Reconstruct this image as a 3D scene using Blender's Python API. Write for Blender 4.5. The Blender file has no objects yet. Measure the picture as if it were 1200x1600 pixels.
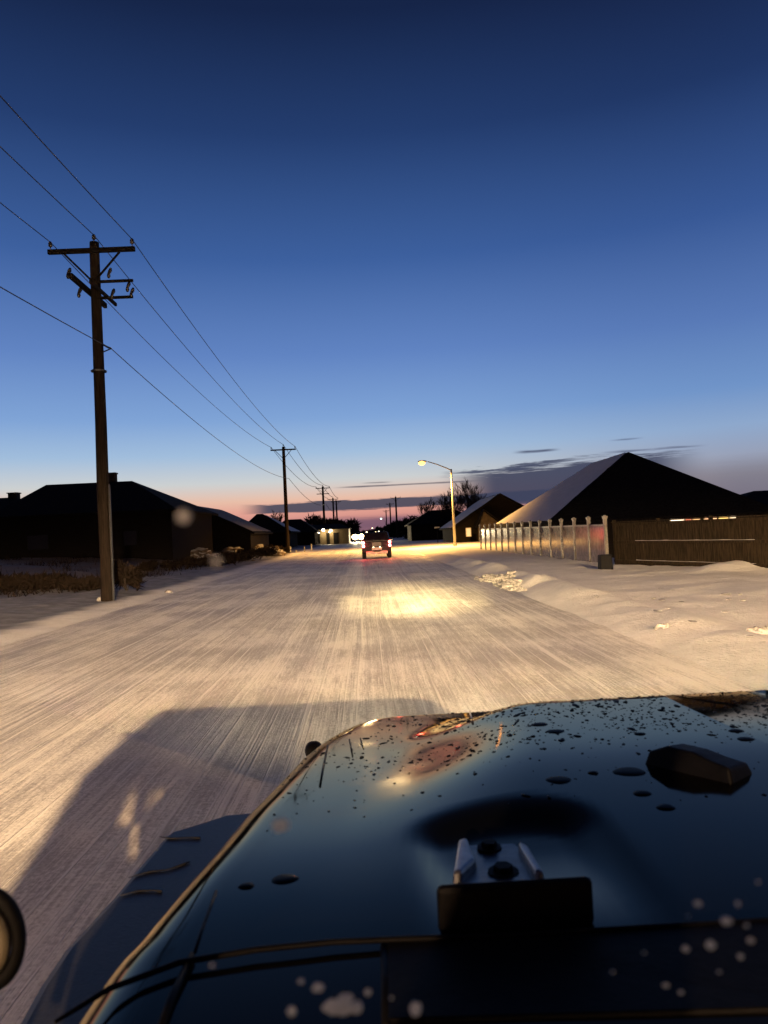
import bpy, bmesh, math, random
from mathutils import Vector, Matrix, noise
random.seed(7)
PI = math.pi
sc = bpy.context.scene
COL = sc.collection
EXPO = 2.0                      # view exposure in stops; every light below is scaled to it
S = 2.0 ** (-EXPO)

# ------------------------------------------------------------------ camera
CAMZ = 1.62
FPX = 1170.0                    # focal length in pixels of the 1200x1600 photograph
def cam_rot():
    rho = math.radians(2.75)
    yc = Vector((-25, -33, -FPX)).normalized()
    s, c = math.sin(rho), math.cos(rho)
    zc = Vector((-s, c, (25 * s - 33 * c) / FPX)).normalized()
    xc = yc.cross(zc)
    return Matrix((xc, yc, zc))
ROT = cam_rot()
def ray(px, py):
    return (ROT @ Vector((px - 600, 800 - py, -FPX))).normalized()
def G(px, py, z=0.0):           # point of the level z seen at a pixel
    d = ray(px, py); t = (z - CAMZ) / d.z
    return Vector((d.x * t, d.y * t, z))
def D(px, py, y):               # point at distance y down the road seen at a pixel
    d = ray(px, py); t = y / d.y
    return Vector((d.x * t, y, CAMZ + d.z * t))
cam = bpy.data.objects.new('camera', bpy.data.cameras.new('camera'))
COL.objects.link(cam)
cam.matrix_world = Matrix.Translation((0, 0, CAMZ)) @ ROT.to_4x4()
cam.data.sensor_fit = 'VERTICAL'; cam.data.sensor_height = 36; cam.data.sensor_width = 27
cam.data.lens = 36 * FPX / 1600
cam.data.clip_start = 0.01; cam.data.clip_end = 4000
cam.data.dof.use_dof = True; cam.data.dof.focus_distance = 22; cam.data.dof.aperture_fstop = 9.0
sc.camera = cam

# ------------------------------------------------------------------ node helpers
def lin(r, g, b):
    f = lambda v: (v / 255 / 12.92) if v / 255 <= .04045 else ((v / 255 + .055) / 1.055) ** 2.4
    return (f(r), f(g), f(b))
class E:                        # small expression builder over math nodes
    def __init__(s, nt, sock): s.nt, s.s = nt, sock
    def _op(s, op, *a):
        n = s.nt.nodes.new('ShaderNodeMath'); n.operation = op
        for i, v in enumerate((s,) + a):
            if isinstance(v, E): s.nt.links.new(v.s, n.inputs[i])
            else: n.inputs[i].default_value = v
        return E(s.nt, n.outputs[0])
    def __add__(s, o): return s._op('ADD', o)
    def __sub__(s, o): return s._op('SUBTRACT', o)
    def __mul__(s, o): return s._op('MULTIPLY', o)
    def __truediv__(s, o): return s._op('DIVIDE', o)
    def abs(s): return s._op('ABSOLUTE')
    def max(s, o): return s._op('MAXIMUM', o)
    def min(s, o): return s._op('MINIMUM', o)
    def pw(s, o): return s._op('POWER', o)
    def step(s, a, b, lo=0.0, hi=1.0):
        n = s.nt.nodes.new('ShaderNodeMapRange'); n.interpolation_type = 'SMOOTHSTEP'
        s.nt.links.new(s.s, n.inputs[0])
        for i, v in zip((1, 2, 3, 4), (a, b, lo, hi)): n.inputs[i].default_value = v
        return E(s.nt, n.outputs[0])
def vec(nt, x, y, z=0.0):
    n = nt.nodes.new('ShaderNodeCombineXYZ')
    for i, v in enumerate((x, y, z)):
        if isinstance(v, E): nt.links.new(v.s, n.inputs[i])
        else: n.inputs[i].default_value = v
    return n.outputs[0]
def nz(nt, v, scale=1.0, detail=4.0, rough=.55):
    n = nt.nodes.new('ShaderNodeTexNoise'); n.inputs['Scale'].default_value = scale
    n.inputs['Detail'].default_value = detail; n.inputs['Roughness'].default_value = rough
    nt.links.new(v, n.inputs['Vector'])
    return E(nt, n.outputs[0])
def rgb(c): return (c[0], c[1], c[2], 1.0)
def mixc(nt, f, a, b):
    n = nt.nodes.new('ShaderNodeMix'); n.data_type = 'RGBA'
    for sock, v in ((n.inputs[0], f), (n.inputs[6], a), (n.inputs[7], b)):
        if isinstance(v, E): nt.links.new(v.s, sock)
        elif hasattr(v, 'is_output'): nt.links.new(v, sock)
        elif isinstance(v, (int, float)): sock.default_value = v
        else: sock.default_value = rgb(v)
    return n.outputs[2]
def ramp(nt, e, stops):
    n = nt.nodes.new('ShaderNodeValToRGB'); r = n.color_ramp
    nt.links.new(e.s, n.inputs[0])
    while len(r.elements) > 1: r.elements.remove(r.elements[0])
    r.elements[0].position = stops[0][0]; r.elements[0].color = rgb(stops[0][1])
    for p, c in stops[1:]:
        x = r.elements.new(p); x.color = rgb(c)
    return n.outputs[0]

# ------------------------------------------------------------------ sky after sunset
w = bpy.data.worlds.new('World'); sc.world = w; w.use_nodes = True
nt = w.node_tree; nt.nodes.clear()
wo = nt.nodes.new('ShaderNodeOutputWorld'); bg = nt.nodes.new('ShaderNodeBackground')
tc = nt.nodes.new('ShaderNodeTexCoord'); sp = nt.nodes.new('ShaderNodeSeparateXYZ')
nt.links.new(tc.outputs['Generated'], sp.inputs[0])
dx, dy, dz = (E(nt, sp.outputs[i]) for i in range(3))
el = dz._op('ARCSINE'); az = dx._op('ARCTAN2', dy)
def Y(y): return math.atan((833 - y) / FPX)
elr = el / 1.5708
def st(y, *c): return (max(0.0, Y(y) / 1.5708), lin(*c))
LEFT = [st(833, 112, 86, 100), st(824, 150, 104, 116), st(806, 214, 148, 138), st(794, 228, 162, 146), st(775, 232, 190, 168), st(748, 205, 208, 208),
        st(705, 162, 190, 220), st(650, 128, 164, 214), st(550, 97, 132, 194), st(400, 61, 96, 158), st(200, 36, 61, 110), st(0, 22, 37, 72), (.62, lin(14, 20, 38)), (1.0, lin(16, 17, 27))]
RIGHT = [st(833, 100, 90, 105), st(803, 120, 112, 128), st(775, 140, 138, 150), st(748, 152, 160, 182),
         st(705, 142, 168, 204), st(650, 112, 148, 200), st(550, 88, 121, 182), st(400, 56, 88, 149), st(200, 32, 54, 100), st(0, 21, 33, 66), (.62, lin(14, 20, 38)), (1.0, lin(16, 17, 27))]
sky = mixc(nt, az.step(.02, .5), ramp(nt, elr.max(0.0), LEFT), ramp(nt, elr.max(0.0), RIGHT))
n1 = nz(nt, vec(nt, az * 11.0, el * 150.0), 1.0, 7, .66) - .5
n2 = nz(nt, vec(nt, az * 26.0, el * 420.0, 3.1), 1.0, 4, .6) - .5
def cloud(sky, c_el, half, a0, a1, soft, col, amt=1.0, wob=.010, fine=.004, aw=.05):
    ce = c_el if isinstance(c_el, E) else (el * 0.0 + c_el)
    m = (el - ce).abs() * -1.0 + half + n1 * wob + n2 * fine
    m = m.step(-soft, soft) * az.step(a0 - aw, a0 + aw) * az.step(a1 - aw, a1 + aw, 1.0, 0.0) * amt
    return mixc(nt, m, sky, lin(*col))
sky = cloud(sky, .013, .0075, -.13, .26, .005, (118, 88, 108), .85)                       # purple murk low down
sky = cloud(sky, az * .004 + .0385, .0062, -.15, .30, .0012, (74, 75, 92), .96, .010, .005, .022)  # long grey bar
sky = cloud(sky, .0625, .0008, -.03, .14, .0010, (98, 92, 102), .9, .002, .001, .02)
sky = cloud(sky, .0668, .0006, -.00, .03, .0010, (110, 105, 112), .8, .002, .001, .01)
sky = cloud(sky, az * .035 + .043, .0255, .135, .40, .005, (62, 67, 92), .95, .036, .022, .04)   # big ragged bank
sky = cloud(sky, az * .06 + .066, .0018, .12, .27, .0016, (74, 80, 104), .9, .022, .014, .03)
sky = cloud(sky, .0965, .0012, .205, .25, .0014, (84, 92, 118), .95, .003, .003, .012)
sky = cloud(sky, .103, .0007, .325, .355, .0012, (92, 104, 134), .85, .002, .002, .01)
sky = cloud(sky, .088, .0010, .32, .42, .0016, (92, 100, 126), .8, .004, .004, .02)
sky = cloud(sky, .030, .030, .40, .75, .020, (122, 118, 132), .6, .012, .006, .08)
sky = mixc(nt, dy.step(-.55, .35, 1.0, 0.0), sky, lin(64, 50, 58))      # dusky rose of the sky opposite the afterglow
back = dy.step(-.5, .6, .8, 1.0)
low = el.step(-.03, 0.0, .05, 1.0)
mul = nt.nodes.new('ShaderNodeVectorMath'); mul.operation = 'SCALE'
nt.links.new(sky, mul.inputs[0]); nt.links.new((back * low).s, mul.inputs[3])
nt.links.new(mul.outputs[0], bg.inputs[0]); bg.inputs[1].default_value = S
nt.links.new(bg.outputs[0], wo.inputs[0])

# ------------------------------------------------------------------ materials
MATS = {}
def mat(name, col, rough=.6, var=.25, scale=6.0, bump=.0, metal=0.0, spec=.5, coat=0.0, emit=None, estr=0.0, stretch=(1, 1, 1), bscale=None):
    if name in MATS: return MATS[name]
    m = bpy.data.materials.new(name); m.use_nodes = True; nt = m.node_tree
    p = nt.nodes['Principled BSDF']
    tc = nt.nodes.new('ShaderNodeTexCoord'); mp = nt.nodes.new('ShaderNodeMapping')
    mp.inputs['Scale'].default_value = stretch
    nt.links.new(tc.outputs['Object'], mp.inputs[0])
    f = nz(nt, mp.outputs[0], scale, 5, .6)
    a = [max(0.0, c * (1 - var)) for c in col]; b = [min(1.0, c * (1 + var)) for c in col]
    nt.links.new(mixc(nt, f.step(.3, .7), a, b), p.inputs['Base Color'])
    p.inputs['Roughness'].default_value = rough; p.inputs['Metallic'].default_value = metal
    p.inputs['Specular IOR Level'].default_value = spec; p.inputs['Coat Weight'].default_value = coat
    if bump:
        bn = nt.nodes.new('ShaderNodeBump'); bn.inputs['Strength'].default_value = 1.0; bn.inputs['Distance'].default_value = bump
        nt.links.new(nz(nt, mp.outputs[0], bscale or scale * 2, 5, .65).s, bn.inputs['Height'])
        nt.links.new(bn.outputs[0], p.inputs['Normal'])
    if emit:
        p.inputs['Emission Color'].default_value = rgb(emit); p.inputs['Emission Strength'].default_value = estr * S
        m.cycles.emission_sampling = 'NONE'
    MATS[name] = m
    return m
def paint_mat():
    m = bpy.data.materials.new('black_paint'); m.use_nodes = True; nt = m.node_tree; nt.nodes.clear()
    o = nt.nodes.new('ShaderNodeOutputMaterial'); mx = nt.nodes.new('ShaderNodeMixShader'); fr = nt.nodes.new('ShaderNodeFresnel')
    d = nt.nodes.new('ShaderNodeBsdfDiffuse'); g = nt.nodes.new('ShaderNodeBsdfGlossy'); tc = nt.nodes.new('ShaderNodeTexCoord')
    d.inputs[0].default_value = (.004, .0045, .005, 1); g.inputs[0].default_value = (.96, .83, .62, 1); fr.inputs[0].default_value = 1.5
    nt.links.new(nz(nt, tc.outputs['Object'], 7, 5, .65).step(.35, .75, .04, .13).s, g.inputs['Roughness'])
    nt.links.new(fr.outputs[0], mx.inputs[0]); nt.links.new(d.outputs[0], mx.inputs[1]); nt.links.new(g.outputs[0], mx.inputs[2]); nt.links.new(mx.outputs[0], o.inputs[0])
    MATS['black_paint'] = m
    return m
paint = paint_mat()
black_trim = mat('black_trim', (.006, .006, .0065), .65, .3, 60, bump=.0006, spec=.12)
flare_plastic = mat('flare_plastic', (.012, .013, .016), .42, .3, 90, bump=.0008)
rubber = mat('rubber', (.004, .004, .0045), .6, .3, 30, bump=.0012, spec=.16)
tyre_rubber = mat('tyre_rubber', (.012, .012, .012), .8, .3, 30, bump=.004)
steel = mat('steel', (.22, .23, .25), .38, .2, 40, metal=.85)
dull_steel = mat('dull_steel', (.07, .075, .085), .35, .25, 60, metal=.6, bump=.0005)
wood_pole = mat('weathered_wood', (.020, .0145, .011), .9, .5, 5, bump=.02, stretch=(8, 8, .5), spec=.06)
arm_wood = mat('crossarm_wood', (.011, .009, .008), .9, .4, 6, bump=.01, spec=.06)
fence_wood = mat('stained_fence_wood', (.032, .023, .013), .75, .5, 4, bump=.01, stretch=(5, 5, .6), spec=.06)
vinyl = mat('glossy_fence_panel', (.25, .215, .185), .16, .25, 5, coat=.6, spec=.8, bump=.0025, bscale=2.5)
vinyl_post = mat('frosted_fence_post', (.13, .115, .10), .4, .3, 9, bump=.006)
porcelain = mat('porcelain', (.03, .026, .025), .3, .2, 20)
wire_m = mat('cable', (.02, .02, .022), .5, .2, 3)
galv = mat('galvanised_pole', (.24, .225, .19), .5, .18, 6, metal=.15, bump=.002)
lamp_grey = mat('lamp_housing', (.16, .16, .155), .5, .2, 10, metal=.3)
sodium = mat('sodium_lens', (.9, .6, .3), .4, .0, 3, emit=(1.0, .42, .09), estr=4.2)
mercury = mat('mercury_lens', (.7, .9, .8), .4, .0, 3, emit=(.55, 1.0, .85), estr=14)
warm_lens = mat('warm_lens', (.9, .8, .6), .4, .0, 3, emit=(1.0, .72, .40), estr=14)
white_lens = mat('white_lens', (.9, .9, .85), .4, .0, 3, emit=(1.0, .86, .62), estr=16)
head_lens = mat('headlamp_lens', (.9, .9, .85), .3, .0, 3, emit=(1.0, .66, .26), estr=60)
red_lens = mat('red_lens', (.4, .01, .015), .25, .0, 3, emit=(1.0, .05, .06), estr=1.0)
red_bulb = mat('tail_bulb', (.8, .3, .25), .3, .0, 3, emit=(1.0, .40, .34), estr=7)
shingle = mat('dark_shingle', (.009, .0085, .009), .9, .5, 7, bump=.02, spec=.06)
siding = mat('brown_siding', (.012, .010, .009), .9, .3, 4, bump=.01, stretch=(.4, .4, 10), spec=.06)
tan_wall = mat('tan_stucco', (.20, .145, .075), .85, .2, 5, bump=.008)
garage_m = mat('garage_door_paint', (.012, .011, .010), .8, .2, 4, spec=.08)
brick_m = mat('chimney_masonry', (.045, .035, .03), .9, .4, 9, bump=.02, spec=.06)
trim_m = mat('pale_trim', (.38, .34, .28), .6, .2, 6)
glass_dark = mat('dark_window_glass', (.006, .006, .008), .12, .1, 2, spec=.6)
bark = mat('bark', (.045, .036, .03), .9, .4, 9, bump=.01, spec=.06)
twig_m = mat('twigs', (.035, .026, .022), .9, .4, 9, spec=.06)
needle_m = mat('evergreen_needles', (.018, .022, .016), .85, .5, 2, spec=.06)
scrub_m = mat('dry_scrub', (.018, .0125, .009), .9, .5, 3, spec=.06)
rock_m = mat('boulder_rock', (.13, .10, .075), .9, .4, 3, bump=.04, spec=.06)
car_dark = mat('dark_car_paint', (.012, .012, .015), .22, .2, 4, coat=.6)
chrome = mat('pale_bumper', (.72, .68, .60), .3, .1, 9, metal=.3)
plate_m = mat('plate_enamel', (.45, .42, .38), .4, .2, 14)
sign_green = mat('sign_face', (.72, .72, .70), .4, .1, 6)
post_white = mat('marker_paint', (.75, .74, .72), .5, .15, 9)

def snow_mat(name, base=(.80, .79, .78), dirt=(.10, .075, .055), dirtamt=0.0, bump=.05):
    m = bpy.data.materials.new(name); m.use_nodes = True; nt = m.node_tree; p = nt.nodes['Principled BSDF']
    tc = nt.nodes.new('ShaderNodeTexCoord'); v = tc.outputs['Object']
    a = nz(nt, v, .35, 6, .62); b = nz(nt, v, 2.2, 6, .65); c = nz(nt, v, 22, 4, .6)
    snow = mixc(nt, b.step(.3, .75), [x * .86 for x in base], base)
    if dirtamt:
        sx = nt.nodes.new('ShaderNodeSeparateXYZ'); nt.links.new(v, sx.inputs[0])
        X = E(nt, sx.outputs[0]); Yv = E(nt, sx.outputs[1])
        zone = X.step(-11.5, -8.5, 1.0, 0.0) * Yv.step(19, 30)
        f = ((a * .55 + b * .45) + zone * .17).step(.56, .68) * zone * dirtamt
        snow = mixc(nt, (X + (a - .5) * 1.2).step(-7.5, -6.7, 1.0, 0.0) * .95, snow, mixc(nt, b.step(.35, .7), (.12, .12, .128), (.25, .25, .265)))   # dimness of the left verge put into the colour as darker grey snow
        snow = mixc(nt, f, snow, dirt)
    nt.links.new(snow, p.inputs['Base Color'])
    p.inputs['Roughness'].default_value = .65; p.inputs['Specular IOR Level'].default_value = .25
    bn = nt.nodes.new('ShaderNodeBump'); bn.inputs['Strength'].default_value = 1.0; bn.inputs['Distance'].default_value = bump
    nt.links.new((a * 1.2 + b * .8 + c * .34).s, bn.inputs['Height']); nt.links.new(bn.outputs[0], p.inputs['Normal'])
    MATS[name] = m
    return m
snow = snow_mat('snow_cover', base=(.80, .79, .78), dirtamt=.93)
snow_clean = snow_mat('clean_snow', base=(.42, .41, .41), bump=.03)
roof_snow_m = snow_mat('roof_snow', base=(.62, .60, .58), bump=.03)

def road_mat():
    m = bpy.data.materials.new('packed_snow_road'); m.use_nodes = True; nt = m.node_tree; p = nt.nodes['Principled BSDF']
    tc = nt.nodes.new('ShaderNodeTexCoord'); sx = nt.nodes.new('ShaderNodeSeparateXYZ'); nt.links.new(tc.outputs['Object'], sx.inputs[0])
    X, Yv = E(nt, sx.outputs[0]), E(nt, sx.outputs[1])
    wob = (nz(nt, vec(nt, X * .1, Yv * .05), 1.0, 2) - .5) * .5
    Xw = X + wob
    s1 = nz(nt, vec(nt, Xw * 1.7, Yv * .02), 1.0, 4, .6)                     # broad tracks
    s2 = nz(nt, vec(nt, Xw * 12.0, Yv * .13, 4.0), 1.0, 6, .72)                # tread lines
    s3 = nz(nt, vec(nt, Xw * 55.0, Yv * 2.2, 9.0), 1.0, 5, .75)                # fine scratches
    l1 = nz(nt, vec(nt, (X + wob * .5) * 5.0, Yv * .012, 2.0), 1.0, 3, .55)  # single long scraped lines
    lines = ((l1 - .5).abs() * -1.0 + .030).step(0, .02) * s2.step(.42, .55)
    pat = nz(nt, tc.outputs['Object'], .42, 5, .6)
    pat2 = nz(nt, vec(nt, X * 1.4, Yv * .5, 6.0), 1.0, 6, .65)
    grit = nz(nt, tc.outputs['Object'], 38, 5, .7)
    f = (s1 * .26 + s2 * .40 + s3 * .34 + (pat - .5) * .40 + (pat2 - .5) * .35 + (grit - .5) * .40).step(.40, .60)
    f = f.max(lines * .95)
    col = mixc(nt, f, (.40, .38, .365), (.84, .82, .79))
    patch = (pat2 * .6 + s1 * .4).step(.66, .72) * s3.step(.35, .6, .5, 1.0)
    col = mixc(nt, patch * .4, col, (.16, .145, .135))
    nt.links.new(col, p.inputs['Base Color'])
    ice = (s2 * .5 + pat2 * .5).step(.42, .62, .50, .78)
    nt.links.new(ice.s, p.inputs['Roughness']); p.inputs['Specular IOR Level'].default_value = .4
    bn = nt.nodes.new('ShaderNodeBump'); bn.inputs['Strength'].default_value = 1.0; bn.inputs['Distance'].default_value = .05
    nt.links.new((s1 * .7 + s2 * .36 + s3 * .15 + grit * .13 + pat2 * .16 + lines * .12).s, bn.inputs['Height']); nt.links.new(bn.outputs[0], p.inputs['Normal'])
    MATS['road'] = m
    return m
road_m = road_mat()
def glass_mat(name, tint, TINT_GLOSS=.0):
    m = bpy.data.materials.new(name); m.use_nodes = True; nt = m.node_tree; nt.nodes.clear()
    o = nt.nodes.new('ShaderNodeOutputMaterial'); mx = nt.nodes.new('ShaderNodeMixShader')
    t = nt.nodes.new('ShaderNodeBsdfTransparent'); t.inputs[0].default_value = rgb(tint); g = nt.nodes.new('ShaderNodeBsdfGlossy')
    g.inputs['Roughness'].default_value = .02; mx.inputs[0].default_value = TINT_GLOSS
    nt.links.new(t.outputs[0], mx.inputs[1]); nt.links.new(g.outputs[0], mx.inputs[2]); nt.links.new(mx.outputs[0], o.inputs[0])
    return m
glass_m = glass_mat('windshield_glass', (1, 1, 1))
tinted = glass_mat('tinted_cab_glass', (.85, .82, .78), .02)
def drop_mat():
    m = bpy.data.materials.new('frozen_droplet'); m.use_nodes = True; nt = m.node_tree; nt.nodes.clear()
    o = nt.nodes.new('ShaderNodeOutputMaterial'); mx = nt.nodes.new('ShaderNodeMixShader')
    mx2 = nt.nodes.new('ShaderNodeMixShader'); tt_ = nt.nodes.new('ShaderNodeBsdfTransparent'); mx2.inputs[0].default_value = .85
    t = nt.nodes.new('ShaderNodeBsdfTranslucent'); g = nt.nodes.new('ShaderNodeBsdfDiffuse')
    t.inputs[0].default_value = (.9, .88, .84, 1); g.inputs[0].default_value = (.8, .8, .8, 1); mx.inputs[0].default_value = .3
    nt.links.new(t.outputs[0], mx.inputs[1]); nt.links.new(g.outputs[0], mx.inputs[2]); nt.links.new(tt_.outputs[0], mx2.inputs[1]); nt.links.new(mx.outputs[0], mx2.inputs[2]); nt.links.new(mx2.outputs[0], o.inputs[0])
    return m
drop_m = drop_mat()
wet_drop = mat('water_drop', (.002, .0025, .004), .5, .0, 3, spec=.06)

# ------------------------------------------------------------------ mesh helpers
class MB:
    def __init__(s): s.v, s.f = [], []
    def add(s, vs, fs):
        k = len(s.v); s.v += [tuple(p) for p in vs]; s.f += [tuple(i + k for i in f) for f in fs]; return s
    def box(s, c, size, rot=None, taper=1.0):
        hx, hy, hz = (q / 2 for q in size); P = []
        for z in (-hz, hz):
            t = taper if z > 0 else 1.0
            for x, y in ((-hx * t, -hy * t), (hx * t, -hy * t), (hx * t, hy * t), (-hx * t, hy * t)):
                p = Vector((x, y, z))
                if rot is not None: p = rot @ p
                P.append(p + Vector(c))
        return s.add(P, [(3, 2, 1, 0), (4, 5, 6, 7), (0, 1, 5, 4), (1, 2, 6, 5), (2, 3, 7, 6), (3, 0, 4, 7)])
    def beam(s, a, b, w_, h):
        a, b = Vector(a), Vector(b); d = (b - a)
        q = d.to_track_quat('X', 'Z').to_matrix()
        return s.box((a + b) / 2, (d.length, w_, h), q)
    def tube(s, pts, rad, n=8, cap=True):
        pts = [Vector(p) for p in pts]; rad = rad if isinstance(rad, (list, tuple)) else [rad] * len(pts)
        rings = []; ref = None
        for i, p in enumerate(pts):
            d = (pts[min(i + 1, len(pts) - 1)] - pts[max(i - 1, 0)]).normalized()
            if ref is None: ref = Vector((0, 0, 1)) if abs(d.z) < .9 else Vector((1, 0, 0))
            u = (ref - d * ref.dot(d)).normalized(); ref = u; v = d.cross(u)
            rings.append([p + (u * math.cos(2 * PI * k / n) + v * math.sin(2 * PI * k / n)) * rad[i] for k in range(n)])
        vs = [q for r in rings for q in r]; fs = []
        for i in range(len(pts) - 1):
            for k in range(n):
                fs.append((i * n + k, i * n + (k + 1) % n, (i + 1) * n + (k + 1) % n, (i + 1) * n + k))
        if cap: fs += [tuple(range(n - 1, -1, -1)), tuple((len(pts) - 1) * n + k for k in range(n))]
        return s.add(vs, fs)
    def prism(s, poly, z0, z1):     # poly: (x, y) list, counter-clockwise
        n = len(poly)
        return s.add([(x, y, z0) for x, y in poly] + [(x, y, z1) for x, y in poly],
                     [tuple(range(n - 1, -1, -1)), tuple(range(n, 2 * n))] + [(i, (i + 1) % n, n + (i + 1) % n, n + i) for i in range(n)])
    def prof(s, poly, x0, x1):      # poly: (y, z) list extruded along x
        n = len(poly)
        return s.add([(x0, y, z) for y, z in poly] + [(x1, y, z) for y, z in poly],
                     [tuple(range(n)), tuple(range(2 * n - 1, n - 1, -1))] + [((i + 1) % n, i, n + i, n + (i + 1) % n) for i in range(n)])
    def blob(s, c, r, seed=0, amp=.25, nu=10, nv=7, sq=(1, 1, 1), fr=1.0):
        vs = []; fs = []
        for j in range(nv + 1):
            th = PI * j / nv
            for i in range(nu):
                ph = 2 * PI * i / nu
                d = Vector((math.sin(th) * math.cos(ph), math.sin(th) * math.sin(ph), math.cos(th)))
                k = 1 + amp * noise.noise(d * 1.7 * fr + Vector((seed * 3.1, seed * 1.7, seed)))
                vs.append(Vector(c) + Vector((d.x * sq[0], d.y * sq[1], d.z * sq[2])) * r * k)
        for j in range(nv):
            for i in range(nu):
                fs.append((j * nu + i, (j + 1) * nu + i, (j + 1) * nu + (i + 1) % nu, j * nu + (i + 1) % nu))
        return s.add(vs, fs)
    def build(s, name, m, parent=None, smooth=False, bevel=0.0, loc=None, clean=True):
        me = bpy.data.meshes.new(name); me.from_pydata(s.v, [], s.f); me.materials.append(m); me.update()
        if clean:
            bm = bmesh.new(); bm.from_mesh(me)
            bmesh.ops.remove_doubles(bm, verts=bm.verts, dist=1e-5); bmesh.ops.recalc_face_normals(bm, faces=bm.faces)
            bm.to_mesh(me); bm.free()
        o = bpy.data.objects.new(name, me); COL.objects.link(o)
        if smooth:
            for p in me.polygons: p.use_smooth = True
        if bevel:
            b = o.modifiers.new('bevel', 'BEVEL'); b.width = bevel; b.segments = 2; b.limit_method = 'ANGLE'
        if parent is not None: o.parent = parent
        if loc is not None: o.location = loc
        return o
def tag(o, label=None, cat=None, group=None, kind=None):
    for k, v in (('label', label), ('category', cat), ('group', group), ('kind', kind)):
        if v: o[k] = v
    return o
def empty(name, loc, label, cat, group=None, rz=0.0):
    o = bpy.data.objects.new(name, None); COL.objects.link(o); o.location = loc; o.rotation_euler = (0, 0, rz)
    o.empty_display_size = .2
    return tag(o, label, cat, group)
def copy_tree(o, parent=None):
    c = o.copy(); COL.objects.link(c)
    if parent is not None: c.parent = parent
    for ch in list(o.children): copy_tree(ch, c)
    return c
def lamp(name, kind, loc, power, col, size=.1, parent=None, **kw):
    l = bpy.data.lights.new(name, kind); l.energy = power * S; l.color = col; l.shadow_soft_size = size
    for k, v in kw.items(): setattr(l, k, v)
    o = bpy.data.objects.new(name, l); COL.objects.link(o); o.location = loc
    if parent is not None: o.parent = parent
    return o
def aim(o, d):
    o.rotation_euler = Vector(d).to_track_quat('-Z', 'Y').to_euler()
def sm(a, b, x):
    t = max(0.0, min(1.0, (x - a) / (b - a))); return t * t * (3 - 2 * t)
def fb(x, y, k=1.0, o=4):
    return noise.fractal(Vector((x * k, y * k, 1.3)), 1.0, 2.0, o)

# ------------------------------------------------------------------ ground and road
XL, XR = -6.5, 3.75
def gz(x, y):
    if XL < x < XR:
        e = min(x - XL, XR - x); z = -.05 * sm(0, .35, e)
    else:
        z = 0.0
    if x < XL + .4:                                            # left: low ridge, then ground rising to the house lots
        d = XL - x
        z += .10 * math.exp(-((d - .5) / .55) ** 2) * (.6 + .8 * fb(x, y, .5)) + .16 * sm(.2, 2.5, d)
        z += sm(4, 16, d) * (.62 * sm(15, 45, y) + .05) + sm(3.0, 7, d) * sm(14, 24, y) * .30 * max(0, fb(x + 9, y, .22) + .35)
        z += .05 * fb(x, y, 1.1) * sm(.2, 2, d)
    if x > XR - .35:                                           # right: ploughed ridge, flat verge, lower lots behind the fence
        d = x - XR
        near = sm(55, 34, y)
        z += near * (.20 + .16 * fb(x * .8, y * .8, .7)) * math.exp(-((d - .75) / .55) ** 2)
        z += .07 * sm(.2, 3, d) + .05 * fb(x, y, .9) * sm(.2, 2, d) * near + .012 * fb(x, y, 2.3) * near
        z += .22 * math.exp(-((y - (21.5 + .12 * (x - 9))) / .9) ** 2) * sm(8.5, 11, x)
        z -= sm(9.9, 12.5, x) * sm(30.5, 34, y) * sm(75, 66, y) * .72
    return z
def axis(segs):
    out = []
    for a, b, n in segs: out += [a + (b - a) * i / n for i in range(n)]
    return out + [segs[-1][1]]
def sheet(name, xs, ys, fz, m):
    vs = [(x, y, fz(x, y)) for y in ys for x in xs]; n = len(xs)
    fs = [(j * n + i, j * n + i + 1, (j + 1) * n + i + 1, (j + 1) * n + i) for j in range(len(ys) - 1) for i in range(n - 1)]
    b = MB(); b.v, b.f = vs, fs
    return tag(b.build(name, m, smooth=True, clean=False), kind='structure')
xs = axis([(-900, -200, 10), (-200, -40, 20), (-40, -16, 24), (-16, -5.5, 44), (-5.5, 3.2, 10), (3.2, 14, 48), (14, 34, 20), (34, 200, 16), (200, 900, 8)])
ys = axis([(-120, -10, 12), (-10, 2, 10), (2, 34, 128), (34, 80, 80), (80, 200, 40), (200, 900, 20), (900, 2600, 6)])
sheet('ground', xs, ys, gz, snow)
def rz(x, y):
    z = .004 + .016 * noise.noise(Vector((x * 1.6 + .3 * noise.noise(Vector((y * .06, 0, 2))), y * .03, 7)))
    return z + .008 * noise.noise(Vector((x * 5, y * .08, 3))) - .012 * sm(.8, 0, min(x - XL, XR - x))
sheet('road', axis([(XL - .1, XR + .1, 110)]), axis([(-90, 1, 14), (1, 30, 70), (30, 100, 60), (100, 900, 30)]), rz, road_m)

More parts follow.
